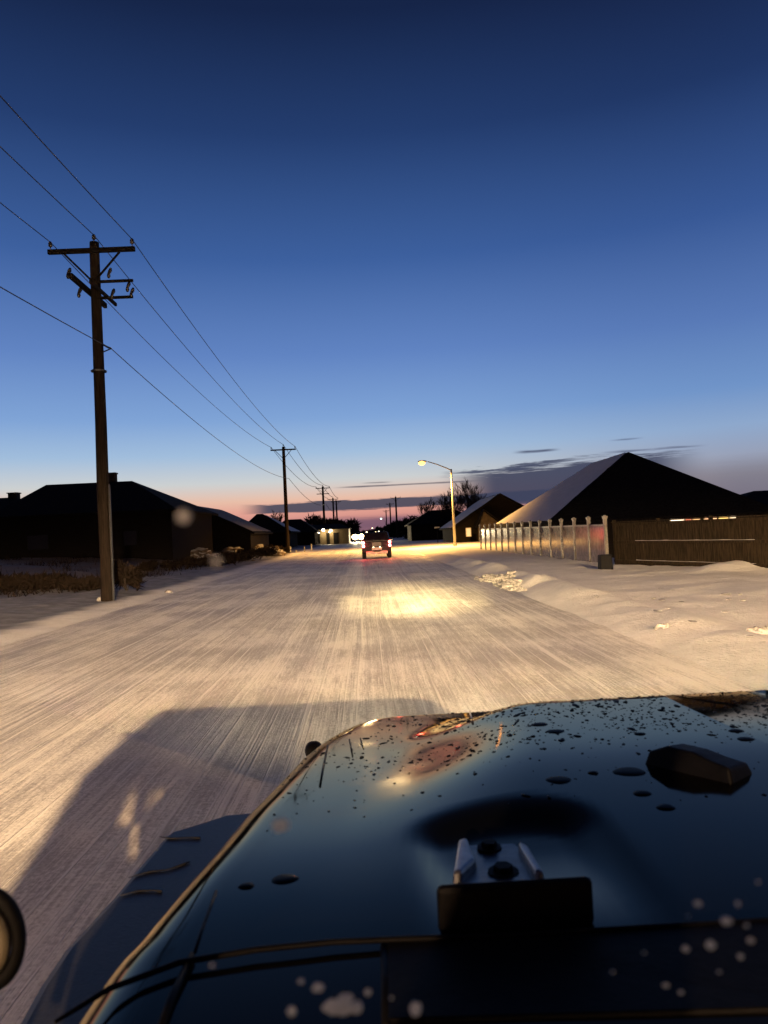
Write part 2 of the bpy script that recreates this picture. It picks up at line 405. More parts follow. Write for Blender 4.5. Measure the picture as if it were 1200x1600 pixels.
# ------------------------------------------------------------------ utility poles and wires
def utility_pole(base, h, label, group, near=False, arm_z=None, second=False, r=.17, top_pin=True):
    t = empty('utility_pole', base, label, 'utility pole', group)
    n = 12 if near else 6
    zs = [-.4, 0, 1.2, 3, 5, 7, h - .3, h]
    MB().tube([(.012 * math.sin(z * 1.3), .01 * math.cos(z * 1.1), z) for z in zs],
              [r * 1.06, r * 1.05, r, r * .97, r * .92, r * .86, r * .78, r * .74], n).build('pole', wood_pole, t, True)
    za = h - .32
    MB().box((0, -r - .05, za), (2.45, .11, .13)).build('crossarm', arm_wood, t, bevel=.01)
    for s_ in (-1, 1):
        MB().beam((s_ * .78, -r - .02, za - .06), (s_ * .04, -r + .02, za - .85), .03, .055).build('brace', arm_wood, t)
    for x_, z_ in ((-1.15, za + .065), (1.15, za + .065), (.0, h)):
        ins = MB(); y_ = -r - .05 if x_ else 0
        ins.tube([(x_, y_, z_), (x_, y_, z_ + .10)], .015, 6)
        ins.tube([(x_, y_, z_ + .08), (x_, y_, z_ + .11), (x_, y_, z_ + .15), (x_, y_, z_ + .17), (x_, y_, z_ + .21), (x_, y_, z_ + .24)], [.03, .065, .05, .062, .045, .02], 8)
        ins.build('insulator', porcelain, t, True)
    if second:
        MB().box((0, -r - .05, za - 1.0), (2.2, .10, .12)).build('crossarm', arm_wood, t, bevel=.01)
    return t
PG = 'wooden utility poles along the left side of the road'
def on_ground(px, py):
    p = G(px, py, 0.0)
    for _ in range(6): p = G(px, py, gz(p.x, p.y))
    return p
p1 = on_ground(168, 939); p2 = on_ground(450, 864)
H1 = (D(143, 379, p1.y).z - p1.z); H2 = D(443, 698, p2.y).z - p2.z
print('P1', p1, H1, 'P2', p2, H2)
poles = [(Vector((p1.x - .2, p1.y - 54, .2)), 10.2)]
t1 = utility_pole(p1, H1, 'tall near wooden utility pole with three levels of crossarms in the snow', PG, True, r=.175)
# alley arm along the road, cut-outs and the low neutral bracket of the near pole
z2 = H1 - 1.42
MB().box((-.19, 0, z2), (.10, 2.7, .15)).build('alley_arm', arm_wood, t1, bevel=.01)
MB().box((.19, .1, z2 - .04), (.07, 2.1, .10)).build('alley_arm', arm_wood, t1, bevel=.01)
for x_, zz in ((.62, z2 + .22), (.60, z2 - .25)):
    MB().box((x_, -.16, zz), (1.0, .07, .075)).build('side_arm', arm_wood, t1, bevel=.008)
for (x_, y_, zz) in ((.95, -.16, z2 + .02), (.45, -.2, z2 + .42), (.52, -.2, z2 - .18), (1.05, -.16, z2 - .16), (-.35, -1.1, z2 + .13), (-.30, -.5, z2 - .2)):
    b = MB(); b.tube([(x_, y_, zz - .12), (x_, y_, zz - .06), (x_, y_, zz), (x_ + .05, y_, zz + .10), (x_ + .07, y_, zz + .17)], [.03, .055, .04, .055, .025], 8)
    b.build('fuse_cutout', porcelain, t1, True)
zn = D(163, 546, p1.y).z - p1.z
b = MB(); b.tube([(.12, 0, zn + .16), (.30, -.1, zn + .04), (.42, -.14, zn - .02)], .028, 6); b.tube([(.12, 0, zn - .08), (.42, -.14, zn - .02)], .02, 6)
b.build('neutral_bracket', dull_steel, t1)
b = MB(); b.tube([(.2 * math.cos(a), .2 * math.sin(a), zn - .62) for a in [k * PI / 6 for k in range(13)]], .028, 5); b.build('pole_band', dull_steel, t1)
MB().tube([(.19, -.05, -.1), (.19, -.05, 3.1), (.185, -.05, 3.3)], [.035, .035, .02], 6).build('conduit', dull_steel, t1)
poles.append((p1, H1))
t2 = utility_pole(p2, H2, 'second wooden utility pole from the near one with its single crossarm', PG, True, r=.19)
poles.append((p2, H2))
far = [(508, 845, 760, 132, 'third utility pole along the left road edge with a double crossarm', True),
       (523, 842, 778, 172, 'fourth utility pole, rising from the scrub, with a T crossarm', False),
       (528, 842, 782, 184, 'fifth utility pole, right beside the fourth and a little shorter', False)]
for px, pb, pt, d, lab, sec in far:
    b_ = D(px, pb, d); z0 = gz(b_.x, d); top = D(px - 2, pt, d).z
    utility_pole(Vector((b_.x, d, z0)), top - z0, lab, PG, False, second=sec, r=.22)
    poles.append((Vector((b_.x, d, z0)), top - z0))
GR = 'distant utility poles on the right side of the road'
for px, pt, d, lab in ((618, 776, 182, 'tallest of the distant utility poles above the dark trees ahead'),
                       (609, 786, 228, 'middle distant utility pole above the dark trees ahead'),
                       (603, 797, 285, 'shortest and farthest distant utility pole beside the greenish street lamp')):
    top = D(px, pt, d)
    utility_pole(Vector((top.x, d, 0)), top.z, lab, GR, False, r=.24)
def catenary(a, b, sag, n=28):
    return [a.lerp(b, i / n) - Vector((0, 0, 4 * sag * (i / n) * (1 - i / n))) for i in range(n + 1)]
def wire(offs, lab, rad=.017, spans=4, sag0=.82):
    pts = []
    for k in range(spans):
        (a, ha), (b_, hb) = poles[k], poles[k + 1]
        L = (b_ - a).length
        seg = catenary(a + Vector((offs[0], offs[1], offs[2] + ha)), b_ + Vector((offs[0], offs[1], offs[2] + hb)), sag0 * (L / 55) ** 2)
        pts += seg if not pts else seg[1:]
    o = MB().tube(pts, [max(rad * .75, rad * (p.y / 60)) for p in pts], 5).build('power_line', wire_m)
    tag(o, lab, 'power line', 'overhead wires between the utility poles')
wire((-1.15, -.22, -.03), 'overhead wire on the road-far end of the top crossarms')
wire((0, 0, .22), 'overhead wire on the pole-top insulators')
wire((1.15, -.22, -.03), 'overhead wire on the road-side end of the top crossarms')
wire((.42, -.14, zn - H1 - .02), 'lowest overhead wire, carried on the low bracket of the near pole', sag0=.9)

# ------------------------------------------------------------------ street lamps
def street_lamp(base, hp, head, label, lens=sodium, power=0, col=(1, .6, .25), n=12, group='street lamps', cone=158, blend=.35):
    t = empty('street_lamp', base, label, 'street lamp', group)
    MB().tube([(0, 0, -.2), (0, 0, .25), (0, 0, .28)], [.17, .17, .13], n).build('base', galv, t)
    MB().tube([(0, 0, .2), (0, 0, hp * .5), (0, 0, hp)], [.125, .10, .075], n).build('pole', galv, t, True)
    head = Vector(head); L = abs(head.x)
    pts = [Vector((0, 0, hp - .12)), Vector((head.x * .15, head.y * .15, hp + .10)), Vector((head.x * .5, head.y * .5, hp + (head.z - hp) * .66)), Vector((head.x * .82, head.y * .82, head.z + .03))]
    MB().tube(pts, [.055, .05, .045, .04], 8).build('arm', lamp_grey, t, True)
    sgn = -1 if head.x < 0 else 1
    b = MB(); b.blob((head.x, head.y, head.z + .06), .42, 1, .05, 14, 8, (1.0, .42, .26))
    hd = b.build('lamp_head', lamp_grey, t, True)
    b = MB(); b.blob((head.x + sgn * .06, head.y, head.z - .08), .31, 2, .0, 16, 10, (1.0, .85, .72))
    b.build('lens', lens, hd, True)
    if power:
        lo = lamp('street_light', 'SPOT', (head.x + sgn * .08, head.y, head.z - .40), power, col, .18, t)
        lo.data.spot_size = math.radians(cone); lo.data.spot_blend = blend; aim(lo, (0, 0, -1))
    return t
sb = on_ground(711, 853)
hp = D(704, 733, sb.y).z - sb.z; hd = D(660, 722, sb.y) - sb
print('LAMP', sb, hp, hd)
street_lamp(sb, hp, (hd.x, 0, hd.z), 'tall pale street lamp with a glowing orange head on a long arm', sodium, 24000, (1, .50, .12))
street_lamp((9.2, -23.3, .05), 7.4, (-3.2, 0, 8.25), 'street lamp behind the pickup truck lighting the near road', sodium, 195000, (1, .655, .34), cone=174, blend=.12)
street_lamp((-12.6, -30, .1), 7.4, (3.2, 0, 8.25), 'unseen fill street lamp added across the road behind the pickup truck', sodium, 38000, (1, .60, .33), cone=174, blend=.12)  # added out of view as warm fill for the truck's shadow
pf = D(602, 812, 330); hf = D(597, 810, 330)
street_lamp((pf.x, 330, 0), pf.z - .8, (hf.x - pf.x - .4, 0, hf.z), 'distant street lamp with a greenish white light', mercury, 0, n=6)
t = D(582, 825, 420)
street_lamp((t.x + 2.2, 420, 0), t.z - .7, (-2.2, 0, t.z), 'distant street lamp with an orange light above the dark car', warm_lens, 0, n=6)
for px, py, d, lab in ((573, 832, 300, 'farthest yard light left above the dark car roof'), (579, 833, 320, 'low yard light just above the dark car roof'), (587, 832, 340, 'low yard light over the middle of the car roof'),
                       (592, 831, 345, 'small white yard light beside the paired ones'), (597, 831, 300, 'brighter white yard light over the car roof edge'), (602, 831, 310, 'white yard light at the far end of the row')):
    q = D(px, py, d); z0 = gz(q.x, d)
    tt = empty('yard_light', (q.x, d, z0), lab, 'yard light', 'row of lights far down the road')
    MB().tube([(0, 0, -.2), (0, 0, q.z - z0)], .06, 6).build('post', black_trim, tt)
    MB().blob((0, 0, q.z - z0), .34, 1, 0, 10, 7).build('globe', white_lens if px > 590 else warm_lens, tt, True)

# ------------------------------------------------------------------ houses
def roof_mesh(eave, ridge, thick=.18):
    """hip / gable roof: eave = 4 corners (front-left, front-right, back-right, back-left), ridge = 2 points (front, back) or left/right"""
    return eave, ridge
def poly_roof(faces, name, m, parent, thick=.16):
    b = MB(); idx = {}
    for f in faces:
        b.add(f, [tuple(range(len(f)))])
    o = b.build(name, m, parent)
    s_ = o.modifiers.new('thick', 'SOLIDIFY'); s_.thickness = thick; s_.offset = 1 if False else -1
    return o
def house(name_loc, label, w_, d_, zb, eave, ridge_z, rx0, rx1, ry0, ry1, rot=0.0, over=.5, hip=True, roof_m=shingle, wall_m=siding, snow_faces=(), cat='house', group='houses along the road'):
    """local frame: x 0..w_, y 0..d_ (front wall at y=0); ridge from (rx0, ry0) to (rx1, ry1)"""
    t = empty('house', name_loc, label, cat, group, rot)
    b = MB(); b.prism([(over, over), (w_ - over, over), (w_ - over, d_ - over), (over, d_ - over)], zb, eave - .02)
    wl = b.build('wall', wall_m, t)
    FL, FR, BR, BL = (Vector((0, 0, eave)), Vector((w_, 0, eave)), Vector((w_, d_, eave)), Vector((0, d_, eave)))
    A, B = Vector((rx0, ry0, ridge_z)), Vector((rx1, ry1, ridge_z))
    along_y = abs(ry1 - ry0) > abs(rx1 - rx0)
    if along_y: F = {'front': (FL, FR, A), 'right': (FR, BR, B, A), 'back': (BR, BL, B), 'left': (BL, FL, A, B)}
    else: F = {'front': (FL, FR, B, A), 'right': (FR, BR, B), 'back': (BR, BL, A, B), 'left': (BL, FL, A)}
    r = poly_roof(list(F.values()), 'roof', roof_m, t)
    for k in snow_faces:
        f = F[k]; nrm = (f[1] - f[0]).cross(f[2] - f[0]).normalized()
        if nrm.z < 0: nrm = -nrm
        c = sum(f, Vector()) / len(f)
        # ragged sheet of thin snow a little inside the slope's edge
        n = 26; vs = []; fs = []; q = [c + (p - c) * .975 + nrm * .02 for p in f]
        if len(q) == 3: q = [q[0], q[1], q[2], q[2] + (q[0] - q[2]) * .002]
        for j in range(n + 1):
            for i in range(n + 1):
                a, b2 = q[0].lerp(q[1], i / n), q[3].lerp(q[2], i / n)
                p = a.lerp(b2, j / n)
                p = p + nrm * (.03 + .05 * (.5 + .5 * noise.noise(p * .9)) + .02 * noise.noise(p * 3))
                vs.append(p)
        for j in range(n):
            for i in range(n): fs.append((j * (n + 1) + i, j * (n + 1) + i + 1, (j + 1) * (n + 1) + i + 1, (j + 1) * (n + 1) + i))
        mb = MB(); mb.v, mb.f = vs, fs
        mb.build('roof_snow', roof_snow_m, r, True)
    return t, wl, r
def vent(parent, x, y, z, w_=.5, h=.7, m=None):
    b = MB(); b.box((x, y, z), (w_, w_, h)); b.box((x, y, z + h / 2 + .05), (w_ * 1.2, w_ * 1.2, .1))
    b.build('chimney', m or brick_m, parent)

# right: the big hip-roofed house behind the fence
fl = D(862, 816, 42); bl = D(770, 823, 60); ap = D(965, 707, 49); ap2 = D(934, 716, 57)
ex0 = (fl.x + bl.x) / 2; W1 = 13.4
t, wl, r = house((ex0, 42, 0), 'large hip roofed house with frost on one roof slope behind the glossy fence', W1, 18.5, -.75, fl.z, ap.z, (ap.x + ap2.x) / 2 + .15 - ex0, (ap.x + ap2.x) / 2 + .15 - ex0, 7, 14.6, snow_faces=('left',))
print('R1', fl, bl, ap, ap2)
litc = [((1.0, .80, .55), 3.2), ((1.0, .16, .10), 1.6), ((1.0, .55, .22), 1.5), ((1.0, .50, .25), 2.2), ((1.0, .62, .16), 2.4), ((1.0, .75, .5), 2.0)]
for k, (px0, px1) in enumerate(((1046, 1069), (1070, 1080), (1081, 1094), (1099, 1120), (1122, 1138), (1139, 1150))):
    a, b_ = D(px0, 808, 42.45), D(px1, 808, 42.45)
    m_ = mat('lit_pane_%d' % k, (.5, .4, .3), .4, .0, 3, emit=litc[k][0], estr=litc[k][1])
    fr = MB().box(((a.x + b_.x) / 2 - ex0, .46, 1.25), (b_.x - a.x - .02, .08, .96)).build('window', trim_m, t)
    MB().box(((a.x + b_.x) / 2 - ex0, .40, 1.28), (b_.x - a.x - .10, .03, .82)).build('pane', m_, fr)
# right: gabled house beyond
gl = D(704, 826, 84); ga = D(777, 772, 86); gr = D(830, 800, 84)
def gable_house(loc, w_, d_, zb, eave, rz_, rx, label, wall_m=siding, over=.45, left_snow=True, eave_r=None, group='houses along the road', rot=0):
    t = empty('house', loc, label, 'house', group, rot); er = eave_r if eave_r is not None else eave
    b = MB(); b.prism([(over, over), (w_ - over, over), (w_ - over, d_ - over), (over, d_ - over)], zb, min(eave, er) - .03); b.build('wall', wall_m, t)
    b = MB(); b.add([(.06, over + .02, min(eave, er) - .04), (w_ - .06, over + .02, min(eave, er) - .04), (rx, over + .02, rz_ - .08)], [(0, 1, 2)])
    g = b.build('gable_wall', wall_m, t); s_ = g.modifiers.new('thick', 'SOLIDIFY'); s_.thickness = .12
    A0, A1 = Vector((rx, 0, rz_)), Vector((rx, d_, rz_))
    faces = [(Vector((0, d_, eave)), Vector((0, 0, eave)), A0, A1), (Vector((w_, 0, er)), Vector((w_, d_, er)), A1, A0)]
    r = poly_roof(faces, 'roof', shingle, t)
    if left_snow:
        f = faces[0]; nrm = (f[1] - f[0]).cross(f[2] - f[0]).normalized(); nrm = nrm if nrm.z > 0 else -nrm
        b = MB(); n = 14
        for j in range(n + 1):
            for i in range(n + 1):
                p = f[0].lerp(f[1], .02 + .96 * i / n).lerp(f[3].lerp(f[2], .02 + .96 * i / n), .02 + .94 * j / n)
                b.v.append(p + nrm * (.05 + .05 * noise.noise(p * .8)))
        b.f = [(j * (n + 1) + i, j * (n + 1) + i + 1, (j + 1) * (n + 1) + i + 1, (j + 1) * (n + 1) + i) for j in range(n) for i in range(n)]
        b.build('roof_snow', roof_snow_m, r, True)
    return t
print('R2', gl, ga, gr)
t = gable_house((gl.x, 84, 0), gr.x - gl.x + 3, 14, -.7, gl.z, ga.z, ga.x - gl.x, 'gabled house with a snowy roof slope and two nested gables beyond the street lamp', eave_r=gl.z)
g2 = D(757, 795, 82)
b = MB(); xa, xb, xm = gl.x + 2.6 - gl.x, D(783, 820, 82).x + .8 - gl.x, g2.x - gl.x
b.add([(xa, -1.6, gl.z), (xm, -1.6, g2.z), (xm, 3, g2.z), (xa, 3, gl.z)], [(0, 1, 2, 3)]); b.add([(xm, -1.6, g2.z), (xb, -1.6, gl.z), (xb, 3, gl.z), (xm, 3, g2.z)], [(0, 1, 2, 3)])
o = b.build('porch_roof', shingle, t); s_ = o.modifiers.new('thick', 'SOLIDIFY'); s_.thickness = .15
b = MB(); b.add([(xa + .3, -1.3, -.7), (xb - .3, -1.3, -.7), (xb - .3, -1.3, gl.z - .1), (xm, -1.3, g2.z - .25), (xa + .3, -1.3, gl.z - .1)], [(0, 1, 2, 3, 4)])
o = b.build('gable_wall', mat('brown_gable', (.05, .036, .025), .85, .3, 4), t); s_ = o.modifiers.new('thick', 'SOLIDIFY'); s_.thickness = .15
q = D(733, 828, 82)
fr = MB().box((q.x - gl.x, -1.38, q.z - .25), (.6, .08, 1.0)).build('window', trim_m, t)
MB().box((q.x - gl.x, -1.43, q.z - .25), (.46, .03, .86)).build('pane', mat('dim_lit_pane', (.5, .5, .4), .4, 0, 3, emit=(.8, .9, .6), estr=.35), fr)
# right: dark house at the frame edge, and a low one behind the bare trees
q = D(1145, 772, 66)
house((q.x - 2, 64, 0), 'dark low roofed house at the picture edge behind the big one', 22, 14, -.7, 2.0, D(1180, 767, 70).z, 6, 16, 6, 6, group='houses along the road')
q = D(655, 800, 118)
house((q.x - 2, 116, 0), 'low dark house in front of the bare trees beyond the street lamp', 12, 12, -.2, 2.6, D(690, 796, 120).z, 4, 8, 6, 6)
# left row
def hip_px(label, d, pts, depth=14, base=.5, back=6, ridge_y=None, snow_faces=()):
    """pts: left eave, ridge left, ridge right, right eave in pixels at distances d and d + back"""
    le, rl, rr, re = pts
    a, b_ = D(le[0], le[1], d), D(re[0], re[1], d); c, e = D(rl[0], rl[1], d + back), D(rr[0], rr[1], d + back)
    ez = (a.z + b_.z) / 2; rz_ = (c.z + e.z) / 2
    return house((a.x, d, 0), label, b_.x - a.x, depth, base - .6, ez, rz_, c.x - a.x, e.x - a.x, back, back + .01, snow_faces=snow_faces)
t, wl, r = hip_px('broad dark hip roofed house behind the near utility pole', 50, ((-22, 803), (72, 757), (206, 752), (276, 800)), snow_faces=())
vent(r, 5.9, 7.4, D(162, 750, 57).z, .55, .9)
f = MB().box((9.3, .35, 2.05), (1.0, .1, 1.1)).build('window', garage_m, t); MB().box((9.3, .29, 2.05), (.84, .03, .94)).build('pane', glass_dark, f)
f = MB().box((3.2, .35, 2.05), (1.5, .1, 1.1)).build('window', garage_m, t); MB().box((3.2, .29, 2.05), (1.34, .03, .94)).build('pane', glass_dark, f)
t, wl, r = hip_px('dark house with a chimney pipe at the far left picture edge', 74, ((-120, 800), (-60, 778), (18, 780), (60, 808)))
vent(r, D(20, 776, 80).x - D(-120, 800, 74).x, 6.3, D(20, 777, 80).z, .9, .8)
ql = D(283, 832, 66); qr = D(398, 832, 66); qa = D(299, 789, 66)
t = gable_house((ql.x - 1.2, 66, 0), qr.x - ql.x + 1.2, 13, .2, qr.z, qa.z, qa.x - ql.x + 1.2, 'second dark house on the left with a long roof slope towards the road', left_snow=False, eave_r=qr.z)
f = qr
b = MB(); n = 16; A0 = Vector((qa.x - ql.x + 1.2, 0, qa.z)); A1 = A0 + Vector((0, 13, 0)); C0 = Vector((qr.x - ql.x + 1.2, 0, qr.z)); C1 = C0 + Vector((0, 13, 0))
for j in range(n + 1):
    for i in range(n + 1):
        p = A0.lerp(C0, .04 + .92 * i / n).lerp(A1.lerp(C1, .04 + .92 * i / n), .02 + .96 * j / n)
        b.v.append(p + Vector((.3, 0, .9)).normalized() * (.05 + .04 * noise.noise(p)))
b.f = [(j * (n + 1) + i, j * (n + 1) + i + 1, (j + 1) * (n + 1) + i + 1, (j + 1) * (n + 1) + i) for j in range(n) for i in range(n)]
b.build('roof_frost', mat('thin_frost', (.10, .095, .10), .8, .4, 4), t, True)
hip_px('third dark house on the left, partly hidden by the second utility pole', 98, ((366, 833), (401, 803), (410, 803), (455, 833)), snow_faces=('right',))
hip_px('fourth dark house on the left with a low broad roof', 120, ((415, 832), (446, 811), (470, 812), (496, 833)))
# lit building with wall lamps
qa, qb = D(466, 838, 128), D(545, 836, 128)
t = empty('house', (qa.x, 128, 0), 'low lit building with bright wall lamps beyond the left houses', 'house', 'houses along the road')
Wl = qb.x - qa.x
MB().prism([(0, 0), (Wl, 0), (Wl, 9), (0, 9)], -.3, D(500, 828, 128).z).build('wall', tan_wall, t)
b = MB(); b.add([(-.4, -.5, D(500, 828, 128).z), (Wl + .4, -.5, D(500, 828, 128).z), (Wl + .4, 9.5, D(500, 828, 128).z), (-.4, 9.5, D(500, 828, 128).z), (1.5, 4.5, D(500, 819, 128).z), (Wl - 1.5, 4.5, D(500, 819, 128).z)],
                [(0, 1, 5, 4), (1, 2, 5), (2, 3, 4, 5), (3, 0, 4)])
b.build('roof', shingle, t)
for px0, px1 in ((484, 500), (510, 515), (521, 529)):
    a, b_ = D(px0, 836, 128), D(px1, 836, 128)
    MB().box(((a.x + b_.x) / 2 - qa.x, -.03, 1.0), (b_.x - a.x, .12, D(500, 833, 128).z - .1)).build('garage_door', garage_m, t)
for px, py, s_ in ((477, 831, 1.0), (489, 831, .9), (494, 833, .7), (498, 832, .7), (505, 828, 1.2), (515, 831, .7), (517, 829, 1.0)):
    q = D(px, py, 127.6)
    MB().blob((q.x - qa.x, -.35, q.z), .2 * s_, 1, 0, 10, 7).build('wall_lamp', white_lens, t, True)
for px in (477, 492, 505, 517):
    q = D(px, 832, 126.4); lamp('wall_light', 'POINT', (q.x, 127.2, q.z - .25), 70, (1, .78, .45), .15)

# ------------------------------------------------------------------ fences
fa, fbk = on_ground(949, 882), on_ground(752, 858)
fa.z = fbk.z = 0
print('FENCE', fa, fbk)
t = empty('vinyl_fence', (fa.x, fa.y, 0), 'glossy panel fence with pale capped posts reflecting the lit road', 'fence')
NP = 14; FH = 1.66
pp = []
for i in range(NP + 1):
    u = i / NP; q = fa.lerp(fbk, u) - fa; pp.append(q)
for i, q in enumerate(pp):
    g0 = gz(q.x + fa.x, q.y + fa.y)
    o = MB().box((q.x, q.y, (FH + .05 + g0) / 2), (.12, .12, FH + .05 - g0 + .1)).build('post', vinyl_post, t, bevel=.008)
    b = MB(); b.box((q.x, q.y, FH + .10), (.15, .15, .05)); b.box((q.x, q.y, FH + .145), (.17, .17, .05)); b.box((q.x, q.y, FH + .19), (.10, .10, .05), None, .5)
    b.build('cap', vinyl_post, o)
    if i < NP:
        a, c = q, pp[i + 1]; d_ = (c - a); dn = d_.normalized()
        a2, c2 = a + dn * .065, c - dn * .065
        jig = (random.random() - .5) * .012
        nrm = Vector((-dn.y, dn.x, 0))
        MB().beam(a2 + Vector((0, 0, .75)) + nrm * jig, c2 + Vector((0, 0, .75)) - nrm * jig, .03, 1.42).build('panel', vinyl, t)
        MB().beam(a2 + Vector((0, 0, 1.50)), c2 + Vector((0, 0, 1.50)), .055, .07).build('top_rail', vinyl_post, t)
wa = Vector((fa.x + .25, fa.y - .1, 0)); wb = on_ground(1290, 893); wb.z = 0
print('WOOD', wa, wb)
t = empty('wooden_fence', wa, 'dark stained wooden board fence running off to the picture edge', 'fence')
L = (wb - wa); dn = L.normalized(); nrm = Vector((dn.y, -dn.x, 0)); LL = L.length
b = MB(); k = 0; u = .06
while u < LL - .1:
    bw = .135; hgt = 1.55 + .02 * random.random()
    c = dn * (u + bw / 2) + nrm * (random.random() * .012)
    b.box((c.x, c.y, hgt / 2 - .02), (bw - .008, .02, hgt), Matrix.Rotation(math.atan2(dn.y, dn.x) + (random.random() - .5) * .02, 3, 'Z')); u += bw
b.build('board_panel', fence_wood, t)
for zz in (.18, .86, 1.50):
    b = MB(); b.beam(dn * .05 + nrm * .045 + Vector((0, 0, zz)), dn * (LL - .1) + nrm * .045 + Vector((0, 0, zz)), .05, .09); b.build('rail', fence_wood, t)
    if zz < 1.4:
        s_ = MB(); n = 30
        for i in range(n + 1):
            hh = .012 + .02 * max(0, noise.noise(Vector((i * .5, zz * 9, 0)))) 
            q = dn * (1.3 + i * (LL * .6) / n) + nrm * .045 + Vector((0, 0, zz + .045))
            s_.v += [tuple(q + nrm * .022), tuple(q - nrm * .02), tuple(q + nrm * .012 + Vector((0, 0, hh))), tuple(q - nrm * .012 + Vector((0, 0, hh)))]
        for i in range(n):
            a = i * 4; s_.f += [(a, a + 4, a + 6, a + 2), (a + 2, a + 6, a + 7, a + 3), (a + 3, a + 7, a + 5, a + 1)]
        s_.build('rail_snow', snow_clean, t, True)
MB().beam(dn * .02 + nrm * .02 + Vector((0, 0, 1.585)), dn * (LL - .05) + nrm * .02 + Vector((0, 0, 1.585)), .13, .035).build('cap_rail', fence_wood, t)
for i in range(5):
    q = dn * (.0 + i * 2.4)
    if q.length > LL: break
    MB().box((q.x + nrm.x * -.06, q.y + nrm.y * -.06, .8), (.11, .11, 1.72)).build('post', fence_wood, t, bevel=.01)
q = on_ground(946, 889)
t = tag(MB().box((q.x, q.y, .26), (.42, .36, .60), None, .9).build('utility_box', black_trim, bevel=.03), 'small black utility box at the corner where the two fences meet', 'utility box')

# ------------------------------------------------------------------ trees, shrubs, rocks
def tree_mesh(seed, h, spread=.5, levels=4, up=.5, r0=None):
    rnd = random.Random(seed); b = MB()
    tr = MB()
    def grow(mb, p, d, L, r, lv):
        n = 3 if lv > 1 else 2; pts = [p]; q = p; dd = d
        for i in range(n):
            dd = (dd + Vector((rnd.uniform(-.2, .2), rnd.uniform(-.2, .2), rnd.uniform(-.02, .16)))).normalized()
            q = q + dd * L / n; pts.append(q)
        mb.tube(pts, [max(.011, r * (1 - .5 * i / n)) for i in range(n + 1)], 5 if lv == levels else 3, cap=False)
        if lv > 0:
            for k in range(rnd.randint(4, 6)):
                u = rnd.uniform(.3, 1.0); base = pts[0].lerp(pts[-1], u) if n < 3 else pts[min(n, int(u * n) + 0)].lerp(pts[min(n, int(u * n) + 1)], u * n - int(u * n))
                a = rnd.uniform(0, 2 * PI); s_ = Vector((math.cos(a), math.sin(a), 0)) * spread
                grow(b, base, (dd + s_ + Vector((0, 0, up * .4))).normalized(), L * rnd.uniform(.45, .68), r * .45, lv - 1)
    grow(tr, Vector((0, 0, -.2)), Vector((0, 0, 1)), h * .5, r0 or h * .016, levels)
    return tr, b
def tree(loc, h, label, group, seed, spread=.5, levels=4, src=[]):
    t = empty('bare_tree', loc, label, 'tree', group)
    tr, cr = tree_mesh(seed, h, spread, levels)
    k_ = h / max(v[2] for v in cr.v)
    tr.v = [(x * k_ * 1.25, y * k_ * 1.25, z * k_) for x, y, z in tr.v]; cr.v = [(x * k_ * 1.25, y * k_ * 1.25, z * k_) for x, y, z in cr.v]
    tr.build('trunk', bark, t, True, clean=False)
    cr.build('crown', twig_m, t, False, clean=False)
    return t
GT = 'bare winter trees beyond the street lamp'
trees = [(653, 782, 128), (664, 776, 124), (676, 768, 120), (688, 774, 128), (699, 766, 116), (716, 758, 116), (727, 748, 112), (738, 752, 112), (747, 754, 118)]
names = ['leftmost bare tree of the row, thin and low', 'second bare tree of the row, still low and bushy', 'third bare tree, a taller twiggy crown', 'fourth bare tree, just left of the street lamp pole', 'bare tree standing nearest the street lamp pole',
         'bare tree directly right of the street lamp pole', 'tallest bare tree with upright branches', 'bare tree between the tallest and the last one', 'last bare tree of the row beside the gabled house']
for i, ((px, py, d), lab) in enumerate(zip(trees, names)):
    q = D(px, py, d); tree(Vector((q.x, d, -.1)), max(4, q.z + .1) * 1.0, lab, GT, 20 + i, .42, 4)
tree(Vector((D(430, 808, 112).x, 112, .6)), D(430, 799, 112).z - .3, 'small bare tree behind the third house on the left', 'bare trees on the left', 41, .5, 4)

def leafy(loc, h, rx, ry, label, cat, group, seed, m=scrub_m, name='shrub', nleaf=500, leaf=.25, part=True):
    rnd = random.Random(seed)
    t = empty(name, loc, label, cat, group)
    st_ = MB()
    for k in range(6):
        a = rnd.uniform(0, 2 * PI)
        st_.tube([(0, 0, -.1), (math.cos(a) * rx * .25, math.sin(a) * ry * .25, h * .4), (math.cos(a) * rx * .6, math.sin(a) * ry * .6, h * .8)], [h * .02, h * .014, h * .004], 4, cap=False)
    st_.build('stem', bark, t, clean=False)
    b = MB(); lobes = [(rnd.uniform(-.6, .6) * rx, rnd.uniform(-.6, .6) * ry, rnd.uniform(.3, .72) * h, rnd.uniform(.25, .5)) for _ in range(8)]
    for _ in range(nleaf):
        cx_, cy_, cz_, lr = rnd.choice(lobes)
        d = Vector((rnd.gauss(0, 1), rnd.gauss(0, 1), rnd.gauss(0, 1))).normalized() * rnd.random() ** .4 * lr
        p = Vector((cx_ + d.x * rx, cy_ + d.y * ry, max(.02, cz_ + d.z * h * .75)))
        u = Vector((rnd.gauss(0, 1), rnd.gauss(0, 1), rnd.gauss(0, 1) + .6)).normalized(); v = u.orthogonal().normalized()
        L_ = leaf * rnd.uniform(.5, 1.4)
        b.add([p - v * L_ * .16, p + v * L_ * .16, p + u * L_], [(0, 1, 2)])
    b.build('foliage', m, t, clean=False)
    return t
